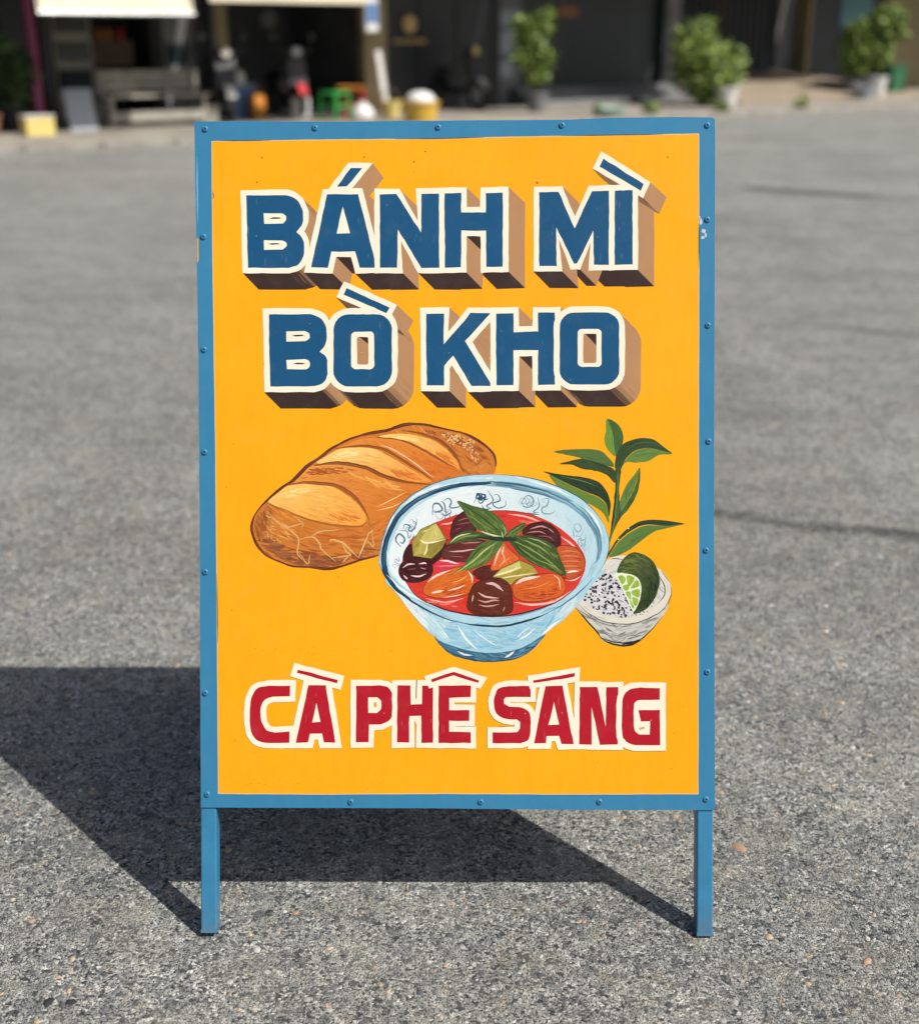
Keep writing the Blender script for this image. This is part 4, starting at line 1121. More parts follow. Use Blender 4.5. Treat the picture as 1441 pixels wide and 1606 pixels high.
    leaf([(828, 442), (900, 414), (1000, 430), (1090, 472), (1132, 552), (1166, 652), (1090, 632), (980, 592), (900, 542), (858, 492)], .6, [([(840, 446), (940, 490), (1050, 560), (1155, 645)], 1.4, (158, 172, 96)), ([(900, 440), (1000, 480), (1080, 540)], 2.0, (150, 164, 92)), ([(930, 430), (1010, 450), (1080, 490)], 1.6, (170, 180, 116)), ([(880, 480), (960, 540), (1060, 590)], 1.8, (112, 142, 58)), ([(860, 460), (900, 510), (980, 570)], 2.2, (40, 62, 34)), ([(1000, 560), (1090, 600), (1140, 630)], 1.4, (140, 160, 80))], 90)
    leaf([(520, 210), (610, 240), (700, 264), (770, 310), (812, 370), (804, 426), (740, 421), (660, 392), (610, 350), (570, 290)], .75, [([(530, 218), (640, 290), (730, 360), (792, 420)], 1.2, (36, 56, 32)), ([(655, 388), (720, 412), (790, 424)], 2.6, (216, 220, 168)), ([(620, 260), (700, 300), (770, 370)], 1.6, (96, 124, 60)), ([(600, 300), (680, 360), (760, 405)], 1.8, (128, 140, 66)), ([(590, 290), (660, 350)], 1.4, (140, 146, 62)), ([(790, 350), (806, 390), (800, 422)], 1.4, (178, 186, 124))], 90, (74, 98, 46))
    pt.poly(catmull(f([(640, 428), (730, 422), (800, 424), (860, 430), (870, 450), (800, 452), (720, 446)]), 4, True), P_(36, 58, 40), 30)
    pt.stroke(f([(784, 395), (792, 430)]), 1.6, P_(196, 204, 160), 4)
    return pt.mesh('stew_bowl_painting', panel, 0.00036, 0.2)
paint_bowl()
# ------------------------------------------------------------------ ground
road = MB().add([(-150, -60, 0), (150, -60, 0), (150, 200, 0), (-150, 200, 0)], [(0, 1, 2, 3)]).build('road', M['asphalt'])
tag(road, 'grey worn asphalt road surface', None, None, 'structure')

def build_aggregate():
    """larger aggregate stones lying proud of the binder near the board"""
    rng = np.random.default_rng(7)
    n = 15000
    xs = rng.uniform(-1.25, 1.25, n); ys = rng.uniform(-0.45, 2.4, n)
    keep = np.abs(xs) < 0.62 + 0.33 * (ys + 0.45)
    xs, ys = xs[keep], ys[keep]
    n = len(xs)
    r = 0.0024 + 0.0018 * rng.random(n) + 0.0055 * rng.random(n) ** 6
    # a few stones that stand out
    spec = ((-0.599, -0.138, .0125, 4), (-0.566, -0.137, .011, 4), (0.486, 0.241, .017, 6), (-0.60, -0.085, .006, 6), (-0.575, -0.115, .007, 5), (-0.50, -0.12, .008, 4), (0.56, 0.06, .008, 4), (0.35, 0.04, .007, 7), (-0.2, -0.02, .007, 5), (0.12, -0.08, .008, 4), (-0.48, 0.12, .007, 5), (0.62, -0.05, .010, 6))
    for k_, (sx_, sy_, sr_, _) in enumerate(spec): xs[k_], ys[k_], r[k_] = sx_, sy_, sr_
    k = 6
    ang = (np.arange(k) / k * 2 * np.pi)[None, :] + rng.uniform(-.35, .35, (n, k)) + rng.uniform(0, 6, (n, 1))
    rad = r[:, None] * rng.uniform(.65, 1.2, (n, k))
    el = rng.uniform(.55, 1, (n, 1)); a0 = rng.uniform(0, np.pi, (n, 1))
    lx, ly = np.cos(ang) * rad, np.sin(ang) * rad * el
    px = xs[:, None] + lx * np.cos(a0) - ly * np.sin(a0)
    py = ys[:, None] + lx * np.sin(a0) + ly * np.cos(a0)
    h = 0.0005 + 0.16 * r * rng.uniform(.5, 1.2, n)
    V = np.zeros((n, 2 * k + 1, 3), np.float32)
    V[:, :k, 0], V[:, :k, 1], V[:, :k, 2] = px, py, -0.0006
    V[:, k:2 * k, 0] = xs[:, None] + (px - xs[:, None]) * .8
    V[:, k:2 * k, 1] = ys[:, None] + (py - ys[:, None]) * .8
    V[:, k:2 * k, 2] = h[:, None] * rng.uniform(.6, 1.1, (n, k))
    V[:, 2 * k, 0], V[:, 2 * k, 1], V[:, 2 * k, 2] = xs, ys, h * 1.05
    T = []
    for i in range(k):
        j = (i + 1) % k
        T += [(i, j, k + j), (i, k + j, k + i), (k + i, k + j, 2 * k)]
    T = np.array(T)
    F = (T[None] + (np.arange(n) * (2 * k + 1))[:, None, None]).reshape(-1, 3)
    me = bpy.data.meshes.new('asphalt_aggregate')
    me.vertices.add(n * (2 * k + 1)); me.vertices.foreach_set('co', V.ravel())
    me.loops.add(F.size); me.loops.foreach_set('vertex_index', F.ravel().astype(np.int32))
    me.polygons.add(len(F)); me.polygons.foreach_set('loop_start', np.arange(0, F.size, 3, dtype=np.int32))
    pal = np.array([(0.19, 0.187, 0.178), (0.24, 0.235, 0.222), (0.29, 0.28, 0.26), (0.13, 0.132, 0.138), (0.065, 0.068, 0.08), (0.36, 0.28, 0.19), (0.36, 0.22, 0.155), (0.42, 0.40, 0.37)])
    w = np.array([.27, .24, .15, .14, .08, .06, .02, .04])
    ci = rng.choice(len(pal), n, p=w / w.sum())
    for k_, sp_ in enumerate(spec): ci[k_] = sp_[3]
    col = pal[ci] * 1.15 * rng.uniform(.82, 1.15, (n, 1))
    col[:2] = (0.028, 0.030, 0.036)
    cv = np.ones((n, len(T) * 3, 4), np.float32)
    cv[:, :, :3] = col[:, None, :]
    at = me.color_attributes.new('paint', 'FLOAT_COLOR', 'CORNER')
    at.data.foreach_set('color', cv.ravel())
    me.update(); me.validate()
    s = NT('aggregate_stone')
    a = s.n('ShaderNodeAttribute', attribute_name='paint')
    g = s.ramp(s.noise(520, 3, 0.7), [(0.32, 0.6), (0.5, 1.0), (0.7, 1.25)])
    c = s.mix(a.outputs['Color'], g, 1.0, 'MULTIPLY')
    me.materials.append(s.done(c, 0.8, spec=0.3))
    o = bpy.data.objects.new('asphalt_aggregate', me)
    COL.objects.link(o)
    tag(o, 'small mixed grey and tan stones showing in the asphalt', 'gravel', None, 'stuff')
build_aggregate()

# ------------------------------------------------------------------ the far side of the street
SO = Vector((-5.88, 15.3, 0)); SA = R(36)
ST, SN = Vector((math.cos(SA), math.sin(SA), 0)), Vector((-math.sin(SA), math.cos(SA), 0))
def st(t, n, z=0.0):
    """street coordinates: along the kerb, back from the road, up"""
    return SO + ST * t + SN * n + Vector((0, 0, z))
def swarp(vs): return vs

M['wall_grey'] = plain('grey_render', (0.20, 0.205, 0.21), 0.85, 0.3, 1.5)
M['wall_olive'] = plain('olive_yellow_render', (0.34, 0.28, 0.15), 0.85, 0.25, 1.2)
M['wall_tan'] = plain('tan_render', (0.36, 0.29, 0.16), 0.85, 0.25, 2.0)
M['wall_dark'] = plain('dark_panel', (0.022, 0.027, 0.034), 0.45, 0.3, 2.0)
M['wall_black'] = plain('black_panel', (0.012, 0.016, 0.020), 0.35, 0.3, 2.0)
M['interior'] = plain('dim_interior', (0.17, 0.18, 0.20), 0.9, 0.4, 1.5)
M['shutter'] = plain('dark_green_grey_shutter', (0.070, 0.082, 0.082), 0.5, 0.25, 1.5)
M['tin'] = plain('tin_roof', (0.30, 0.30, 0.31), 0.5, 0.3, 1.5, metal=0.5)
M['canvas'] = plain('cream_canvas', (0.74, 0.66, 0.50), 0.8, 0.15, 2.0)
M['wood'] = plain('weathered_wood', (0.36, 0.34, 0.29), 0.75, 0.3, 6.0)
M['brown'] = plain('brown_timber', (0.16, 0.10, 0.07), 0.7, 0.3, 4.0)
M['white'] = plain('white_plastic', (0.72, 0.72, 0.70), 0.45, 0.12, 5.0)
M['pale'] = plain('pale_blue_grey_board', (0.36, 0.40, 0.44), 0.5, 0.15, 3.0)
M['yellow'] = plain('yellow_plastic', (0.66, 0.42, 0.06), 0.45, 0.15, 5.0)
M['lemon'] = plain('lemon_box', (0.72, 0.58, 0.20), 0.5, 0.12, 5.0)
M['green'] = plain('green_plastic', (0.04, 0.42, 0.08), 0.4, 0.12, 5.0)
M['bin_green'] = plain('bin_green', (0.02, 0.12, 0.05), 0.5, 0.15, 5.0)
M['red'] = plain('red_plastic', (0.52, 0.035, 0.04), 0.4, 0.12, 5.0)
M['mint'] = plain('mint_plastic', (0.42, 0.62, 0.52), 0.4, 0.12, 5.0)
M['teal'] = plain('teal_paint', (0.10, 0.26, 0.30), 0.5, 0.2, 3.0)
M['magenta'] = plain('magenta_paint', (0.28, 0.05, 0.13), 0.6, 0.2, 3.0)
M['gold'] = plain('gold_paint', (0.62, 0.42, 0.16), 0.4, 0.15, 6.0)
M['rubber'] = plain('tyre_rubber', (0.02, 0.02, 0.021), 0.8, 0.2, 8.0)
M['black_plastic'] = plain('black_plastic', (0.03, 0.03, 0.033), 0.4, 0.2, 8.0)
M['silver'] = plain('silver_paint', (0.45, 0.46, 0.48), 0.3, 0.1, 6.0, metal=0.4)
M['blue_cloth'] = plain('blue_enamel_panel', (0.10, 0.20, 0.42), 0.5, 0.15, 5.0)
M['orange'] = plain('orange_plastic', (0.62, 0.24, 0.04), 0.5, 0.15, 5.0)
M['terracotta'] = plain('terracotta', (0.34, 0.15, 0.09), 0.8, 0.2, 5.0)
s = NT('lamp_glass'); M['lamp_glass'] = s.done((0.75, 0.72, 0.62), 0.25)
s = NT('window_glass'); s.b.inputs['Transmission Weight'].default_value = 0.0
M['glass'] = s.done((0.03, 0.04, 0.045), 0.08)
M['leaf'] = leaf_material('green_leaf', (0.035, 0.075, 0.012), (0.30, 0.40, 0.08))
M['leaf_dark'] = leaf_material('dark_green_leaf', (0.018, 0.045, 0.016), (0.075, 0.13, 0.035))
M['stem'] = plain('plant_stem', (0.10, 0.085, 0.045), 0.8)
M['soil'] = plain('potting_soil', (0.05, 0.035, 0.025), 0.95)

# pavement slab with a kerb of separate stones
pv = MB()
a, b, c, d = st(-16, -0.78), st(48, -0.98), st(48, 16), st(-16, 16)
for q in ((a, b, c, d),):
    lo = [(p.x, p.y, -0.05) for p in q]; hi = [(p.x, p.y, 0.09) for p in q]
    pv.add(lo + hi, [(4, 5, 6, 7), (0, 1, 5, 4), (1, 2, 6, 5), (2, 3, 7, 6), (3, 0, 4, 7)])
pave = pv.build('pavement', M['concrete'])
tag(pave, 'pale dusty concrete pavement in front of the shop houses', None, None, 'structure')
kb = MB().box(0.006, 0.994, -0.13, 0.0, -0.05, 0.105, 0.012)
first = None
e0, e1 = st(-16, -0.785), st(48, -0.985)
kd = (e1 - e0); kl = kd.length; kd.normalize(); ka = math.atan2(kd.y, kd.x)
for i in range(8, 46):
    p = e0 + kd * i
    if first is None:
        first = kb.build('kerb_stone', M['kerb'], pave); k_ = first
    else:
        k_ = first.copy(); COL.objects.link(k_)
    k_.location = (p.x, p.y, random.Random(i).uniform(-0.012, 0.004)); k_.rotation_euler = (0, 0, ka)

def house(name, label, t0, t1, n, wall, height=6.5, opening=(0.15, 0.15, 2.75), canopy=(2.75, 2.3), interior=True, front=None, roofm='tin', depth=9.0, canopy_mat='tin'):
    """a shop house: local x along the street, y back from the road"""
    h = empty(name, st(t0, n), SA)
    tag(h, label, 'building', 'shop houses across the street')
    w = t1 - t0
    z0 = 0.085
    l, r, oz = opening
    wm = MB()
    wm.box(0.0, l, 0.0, 0.22, z0, oz)
    wm.box(w - r, w, 0.0, 0.22, z0, oz)
    wm.box(0.0, w, 0.0, 0.22, oz + 0.001, height)
    wm.box(0.0, 0.12, 0.221, depth, z0, height)
    wm.box(w - 0.12, w, 0.221, depth, z0, height)
    wm.box(0.121, w - 0.121, depth - 0.12, depth, z0, height)
    wm.build('wall', wall, h)
    if interior:
        im = MB()
        im.box(0.122, w - 0.122, 3.2, 3.3, z0, 2.9)
        im.box(0.122, w - 0.122, 0.222, 3.199, 2.9, 3.0)
        im.box(0.122, 0.14, 0.222, 3.199, z0, 2.899)
        im.box(w - 0.14, w - 0.122, 0.222, 3.199, z0, 2.899)
        im.box(0.141, w - 0.141, 0.222, 3.199, z0, 0.16)
        im.build('interior_lining', M['interior'], h)
    rf = MB().prism([(-0.25, height), (depth / 2, height + 1.1), (depth + 0.2, height), (depth + 0.2, height + 0.08), (depth / 2, height + 1.2), (-0.25, height + 0.08)], -0.04, w + 0.04)
    rf.build('roof', M[roofm], h)
    for x in (w * .3, w * .7):
        win = MB().box(x - 0.5, x + 0.5, -0.03, 0.02, 4.0, 5.3).build('window', M['white'], h)
        MB().box(x - 0.44, x - 0.02, -0.04, -0.031, 4.06, 5.24).build('pane', M['glass'], win)
        MB().box(x + 0.02, x + 0.44, -0.04, -0.031, 4.06, 5.24).build('pane', M['glass'], win)
    if canopy:
        cz, cd = canopy
        cm = MB().prism([(-0.002, cz + 0.35), (-cd, cz), (-cd, cz - 0.12), (-cd + 0.03, cz - 0.12), (-cd + 0.03, cz - 0.03), (-0.002, cz + 0.3)], 0.03, w - 0.03)
        can = cm.build('canopy', M[canopy_mat], h)
        nb = max(2, int(w / 1.4))
        for k in range(nb + 1):
            x = 0.1 + (w - 0.2) * k / nb
            MB().tube([(x, -0.01, cz - 0.25), (x, -cd + 0.05, cz - 0.06)], 0.018, 6).build('bracket', M['steel'], can)
    return h, w

# A: dim house at the far left
hA, w = house('shop_house', 'dim house front behind the leafy plant at the left edge', -4.4, 1.45, 2.5, M['wall_dark'], opening=(0.3, 0.5, 2.7), canopy=(2.9, 2.6))
MB().box(w - 0.40, w - 0.28, -0.9, -0.78, 0.086, 2.9, 0.01).build('porch_post', M['magenta'], hA)
# B: food shop with the cream awning
hB, w = house('shop_house', 'food shop with cream canvas awning above a wooden bench', 1.5, 4.25, 2.35, M['wall_dark'], opening=(0.1, 0.1, 2.6), canopy=(2.7, 2.0))
aw = MB().prism([(-1.95, 2.55), (-2.12, 1.64), (-2.10, 1.62), (-1.92, 2.53), (-0.01, 2.62), (-0.01, 2.65)], -0.74, 1.42)
aw = aw.build('awning', M['canvas'], hB)
MB().tube([(-0.75, -2.11, 1.63), (1.43, -2.11, 1.63)], 0.028, 8).build('awning_bar', M['steel'], aw)
for x in (-0.7, 1.38):
    MB().tube([(x, -2.1, 1.64), (x, -2.0, 2.6)], 0.016, 6).build('awning_arm', M['steel'], aw)
gl = MB().box(0.25, 0.85, 0.30, 0.7, 0.161, 1.75, 0.01).build('display_cabinet', M['wood'], hB)
for z in (0.6, 1.0, 1.4): MB().box(0.29, 0.81, 0.285, 0.299, z, z + 0.28).build('pane', M['glass'], gl)
cab = MB().box(2.0, 2.55, 0.30, 0.8, 0.161, 1.65, 0.01).build('display_cabinet', M['wall_grey'], hB)
for z in (0.55, 0.95): MB().box(2.04, 2.51, 0.285, 0.299, z, z + 0.3).build('pane', M['glass'], cab)
alt = MB().box(0.95, 1.75, 0.9, 1.2, 0.9, 1.30, 0.01).build('goods_shelf', M['brown'], hB)
for k, (x, m) in enumerate(((1.15, 'red'), (1.35, 'orange'), (1.5, 'orange'), (1.7, 'red'))):
    MB().lathe([(0.0, 1.351), (0.05, 1.352), (0.06, 1.45), (0.03, 1.52), (0.0, 1.53)], 10, (x - 0.1, 1.0, -0.05)).build('jar', M[m], alt)
# C: open garage with tan pillars
hC, w = house('shop_house', 'open garage between tan pillars with parked scooters inside', 4.3, 7.7, 2.75, M['wall_tan'], opening=(0.36, 0.45, 2.6), canopy=(2.72, 2.2), canopy_mat='canvas')
MB().box(-1.05, 1.55, -2.34, -2.31, 1.80, 2.58, 0.01).build('valance', M['canvas'], hC)
# D: black cafe front with gold emblem
hD, w = house('shop_house', 'black cafe front with round gold emblem', 7.75, 10.55, 3.2, M['wall_black'], opening=(0.1, 0.1, 2.7), canopy=(2.9, 2.5))
fr = MB().box(0.11, w - 0.11, 0.02, 0.1, 0.086, 2.69).build('glass_front', M['wall_black'], hD)
for x in (0.12, 0.95, 1.80, w - 0.2): MB().box(x, x + 0.06, -0.01, 0.0195, 0.086, 2.69).build('mullion', M['black_plastic'], fr)
MB().lathe([(0.0, 0.0), (0.15, 0.0), (0.15, -0.03), (0.12, -0.035), (0.0, -0.03)], 24, (0.72, -0.0105, 1.56), 'y').build('emblem', M['gold'], hD)
em = MB()
rg = random.Random(3)
x = 0.38
while x < 1.08:
    wd = rg.uniform(.03, .06); em.box(x, x + wd, -0.025, -0.0105, 1.24, 1.24 + rg.uniform(.05, .08)); x += wd + .02
em.build('gold_lettering', M['gold'], hD)
# E: house with closed grey shutter
hE, w = house('shop_house', 'house with wide closed grey roller shutter and steps', 10.6, 15.7, 3.6, M['wall_grey'], opening=(0.75, 0.5, 2.7), canopy=(2.95, 2.7), interior=False)
sh = MB().box(0.76, w - 0.51, 0.10, 0.16, 0.42, 2.69).build('shutter', M['shutter'], hE)
sl = MB().prism([(0.099, 0.0), (0.075, 0.02), (0.075, 0.07), (0.099, 0.088)], 0.77, w - 0.52)
f0 = None
for k in range(24):
    if f0 is None: f0 = sl.build('slat', M['shutter'], sh); q = f0
    else: q = f0.copy(); COL.objects.link(q)
    q.location = (0, 0, 0.44 + k * 0.092)
for k in range(3): MB().box(0.5, w - 0.3, -0.3 - 0.3 * (2 - k), -0.001, 0.086 + 0.11 * k, 0.195 + 0.11 * k, 0.01).build('step', M['wall_grey'], hE)
MB().box(1.75, 2.25, 0.06, 0.074, 1.72, 1.92).build('notice', M['terracotta'], hE)
MB().box(w - 0.62, w - 0.45, -0.12, -0.001, 0.42, 2.69, 0.01).build('corner_post', M['wall_dark'], hE)
for (x, z, wd, hh) in ((0.12, 1.55, 0.5, 0.28), (0.18, 1.05, 0.45, 0.4), (0.25, 0.6, 0.3, 0.3)):
    MB().box(x, x + wd, -0.02, -0.001, z, z + hh).build('poster', M['pale'], hE)
# F: house with dark folding gate up a ramp
hF, w = house('shop_house', 'house with dark folding gate at the top of a dusty ramp', 15.75, 21.0, 5.0, M['wall_grey'], opening=(0.5, 0.6, 2.9), canopy=(3.1, 3.3))
gt = MB().box(0.51, w - 0.61, 0.15, 0.18, 0.6, 2.89).build('folding_gate', M['wall_dark'], hF)
for k in range(18):
    x = 0.56 + k * (w - 1.25) / 17
    MB().box(x, x + 0.03, 0.10, 0.149, 0.6, 2.88).build('gate_bar', M['brown'] if k in (9, 10) else M['wall_dark'], gt)
MB().tube([(0.25, -0.06, 0.1), (0.25, -0.06, 2.9)], 0.045, 10).build('downpipe', M['white'], hF)
# G: olive house at the right edge
hG, w = house('shop_house', 'olive yellow house wall at the right edge', 21.05, 30.5, 4.6, M['wall_olive'], opening=(0.12, 6.5, 2.6), canopy=(3.1, 2.6), interior=False)
pw = MB().box(0.13, w - 6.51, 0.06, 0.12, 0.086, 2.59).build('shop_window', M['wall_dark'], hG)
MB().box(1.2, 2.4, 0.03, 0.059, 1.6, 2.3).build('pane', M['teal'], pw)
MB().box(1.2, 2.4, 0.03, 0.059, 0.9, 1.4).build('pane', M['glass'], pw)

# dusty ramp up to the gate
rp = MB()
P = [st(15.3, 1.2, 0.088), st(21.6, 1.0, 0.088), st(20.6, 4.98, 0.60), st(15.9, 4.98, 0.60)]
rp.add([tuple(p) for p in P] + [(p.x, p.y, 0.05) for p in P], [(0, 1, 2, 3), (1, 5, 6, 2), (2, 6, 7, 3), (3, 7, 4, 0)])
M['dirt'] = plain('dusty_earth', (0.29, 0.235, 0.17), 0.95, 0.35, 2.0, bump=0.01)
tag(rp.build('ramp', M['dirt']), 'dusty beige ramp up to the dark gate', None, None, 'structure')

# ------------------------------------------------------------------ plants
def foliage(seed, n, shape, size):
    """leaf blades through a crown's volume; shape(rng) gives a point"""
    rng = random.Random(seed)
    vs, fs, cols = [], [], []
    for k in range(n):
        p = Vector(shape(rng))
        d = Vector((rng.gauss(0, 1), rng.gauss(0, 1), rng.gauss(0.25, .7))).normalized()
        u = d.cross(Vector((rng.gauss(0, 1), rng.gauss(0, 1), rng.gauss(0, 1)))).normalized()
        nn = d.cross(u)
        L = size * rng.uniform(.6, 1.3); W = L * rng.uniform(.2, .32)
        b = len(vs)
        vs += [p, p + d * L * .45 + u * W + nn * L * .06, p + d * L - nn * L * .1, p + d * L * .45 - u * W + nn * L * .06, p + d * L * .5]
        fs += [(b, b + 1, b + 4), (b + 1, b + 2, b + 4), (b + 2, b + 3, b + 4), (b + 3, b, b + 4)]
        g = rng.random()
        cols += [g] * 12
    return vs, fs, cols

def plant(name, label, loc, crown, n, size, stems, leafm='leaf', pot=None, cat='plant', group=None, seed=1):
    o = empty(name, loc, random.Random(seed).uniform(0, 6))
    tag(o, label, cat, group)
    z0 = 0.0
    if pot:
        r0, r1, h, m = pot
        MB().lathe([(0.0, 0.005), (r0, 0.005), (r1, h), (r1 + 0.02, h), (r1 + 0.02, h + 0.03), (r1 - 0.01, h + 0.03), (r1 - 0.02, h - 0.02), (0.0, h - 0.02)], 20).build('pot', M[m], o, True)
        z0 = h - 0.03
    rng = random.Random(seed)
    sm = MB()
    for (x, y, z) in stems:
        sm.tube([(x * .1, y * .1, z0), (x * .5 + rng.uniform(-.04, .04), y * .5, z0 + (z - z0) * .5), (x, y, z)], [.02, .014, .006], 6)
    sm.build('stem', M['stem'], o)
    vs, fs, cols = foliage(seed, n, crown, size)
    me = bpy.data.meshes.new('crown')
    me.from_pydata([tuple(v) for v in vs], [], fs)
    at = me.color_attributes.new('paint', 'FLOAT_COLOR', 'CORNER')
    at.data.foreach_set('color', [c for g in cols for c in (g, g, g, 1.0)])
    me.materials.append(M[leafm])
    c = bpy.data.objects.new('crown', me); COL.objects.link(c); c.parent = o
    return o

def lumps(centres):
    def f(rng):
        x, y, z, r = rng.choice(centres)
        d = Vector((rng.gauss(0, 1), rng.gauss(0, 1), rng.gauss(0, 1))).normalized() * r * rng.random() ** .45
        return (x + d.x, y + d.y, z + d.z)
    return f
Z = 0.088
plant('bushy_shrub', 'round bright green shrub in front of the grey shutter', st(14.05, 1.35, Z), lumps([(0, 0, .62, .55), (.35, .1, .95, .46), (-.36, 0, .88, .48), (0, .15, 1.15, .42), (.4, -.1, .55, .46), (-.4, -.1, .5, .48), (.08, 0, 1.3, .3), (.0, -.4, .7, .5), (.5, -.3, .8, .4), (-.5, -.3, .35, .4), (.5, -.2, .4, .42)]), 4600, .15, [(.2, 0, 1.0), (-.2, .1, .9), (0, .1, 1.2)], seed=3)
plant('potted_plant', 'small grassy plant in a white pot beside the round shrub', st(13.95, 0.55, Z), lumps([(0, 0, .48, .2), (.08, 0, .6, .14)]), 220, .14, [(.05, 0, .5), (-.05, 0, .45)], pot=(.17, .24, .34, 'white'), seed=4)
plant('potted_shrub', 'tall thin yellow-green shrub in a pot beside the posters', st(9.95, 1.35, Z), lumps([(-.05, 0, 1.35, .26), (.25, 0, 1.2, .2), (-.1, 0, .95, .24), (.02, 0, .62, .2), (.32, 0, 1.42, .2), (-.15, 0, 1.55, .18), (.3, 0, .9, .18)]), 950, .15, [(-.05, 0, 1.4), (.25, 0, 1.3), (.05, .05, 1.1)], pot=(.15, .2, .3, 'wall_grey'), seed=5)
plant('potted_shrub', 'wide green shrub in a pot before the olive wall', st(20.5, 2.2, Z), lumps([(.0, 0, 1.25, .46), (.5, 0, 1.45, .46), (-.3, 0, .95, .4), (.1, 0, .85, .4), (.65, .1, 1.6, .3), (.5, -.2, 1.0, .4)]), 3400, .16, [(.3, 0, 1.4), (-.2, 0, 1.0), (.0, 0, 1.2)], 'leaf', pot=(.2, .26, .4, 'pale'), seed=6)
plant('potted_shrub', 'lighter upright shrub left of the wide one by the olive wall', st(19.55, 2.0, Z), lumps([(.0, 0, .75, .34), (.05, 0, 1.1, .3), (-.05, 0, 1.35, .24)]), 1600, .15, [(.05, 0, 1.2), (-.05, 0, .9)], pot=(.16, .22, .32, 'wall_grey'), seed=7)
plant('leafy_plant', 'dark leafy plant at the left edge behind the yellow box', st(0.75, 1.55, Z), lumps([(.1, 0, .7, .3), (-.1, 0, .95, .26), (.2, .1, .45, .3), (-.35, 0, 1.1, .2)]), 800, .17, [(.1, 0, .9), (-.2, 0, 1.0)], 'leaf_dark', pot=(.16, .22, .28, 'rubber'), seed=8)
plant('leafy_plant', 'light green sprig above the dark plant at the left edge', st(0.25, 1.2, Z), lumps([(0, 0, 1.0, .13), (.06, 0, .86, .12), (-.1, 0, 1.1, .1)]), 130, .13, [(0, 0, 1.0), (.05, 0, .85)], pot=(.12, .16, .24, 'terracotta'), seed=9)
for i, (t, n, lab) in enumerate(((12.6, -0.55, 'low weed tuft at the kerb below the grey shutter'), (14.75, -0.6, 'low weed tuft at the kerb right of the sign board'), (10.3, 0.1, 'scrubby weed tuft beneath the tall thin shrub'), (11.2, -0.2, 'dry weed tuft beside the mint basin'))):
    plant('weed_tuft', lab, st(t, n, Z), lumps([(0, 0, .08, .13), (.1, 0, .06, .1)]), 120, .1, [(0, 0, .1)], seed=20 + i, group='weeds along the kerb')

# ------------------------------------------------------------------ street furniture and clutter
def simple(name, label, cat, mb, mat, t, n, rz=0.0, z=Z, smooth=True, group=None):
    o = mb.build(name, M[mat], None, smooth, st(t, n, z), (0, 0, SA + rz))
    return tag(o, label, cat, group)

bench = empty('bench', st(2.05, 1.45, Z), SA)
tag(bench, 'weathered grey wooden bench below the cream awning', 'bench')
for k in range(3): MB().box(-.02, 1.62, .0 + k * .14, .13 + k * .14, .42, .455, .006).build('seat_slat', M['wood'], bench)
for k in range(3): MB().box(-.02, 1.62, .43, .455, .50 + k * .1, .585 + k * .1, .005).build('back_slat', M['wood'], bench)
for x in (0.03, 1.5):
    for y in (.02, .37): MB().box(x, x + .07, y, y + .06, 0.0, .419 if y < .2 else .80, .005).build('leg', M['wood'], bench)
MB().box(.101, 1.499, .03, .07, .08, .22, .004).build('stretcher', M['wood'], bench)

bd = empty('leaning_board', st(1.42, 1.30, Z), SA)
tag(bd, 'pale blue-grey board leaning left of the bench', 'board')
MB().prism([(0.0, 0.0), (.03, 0.0), (.22, .56), (.19, .56)], 0, .40).build('sheet', M['pale'], bd)
MB().prism([(.031, 0.0), (.05, 0.0), (.24, .56), (.221, .56)], .02, .38).build('batten', M['wood'], bd)

cr = empty('plastic_crate', st(0.55, 0.55, Z), SA)
tag(cr, 'pale yellow box on the pavement at the left edge', 'crate')
mb = MB().box(0, .38, 0, .02, 0, .24, .004).box(0, .38, .26, .28, 0, .24, .004).box(0, .02, .021, .259, 0, .24, .004).box(.36, .38, .021, .259, 0, .24, .004).box(.021, .359, .021, .259, 0, .02)
mb.build('tub', M['lemon'], cr)
MB().box(-.012, .392, -.012, .292, .241, .262, .006).build('lid', M['white'], cr)

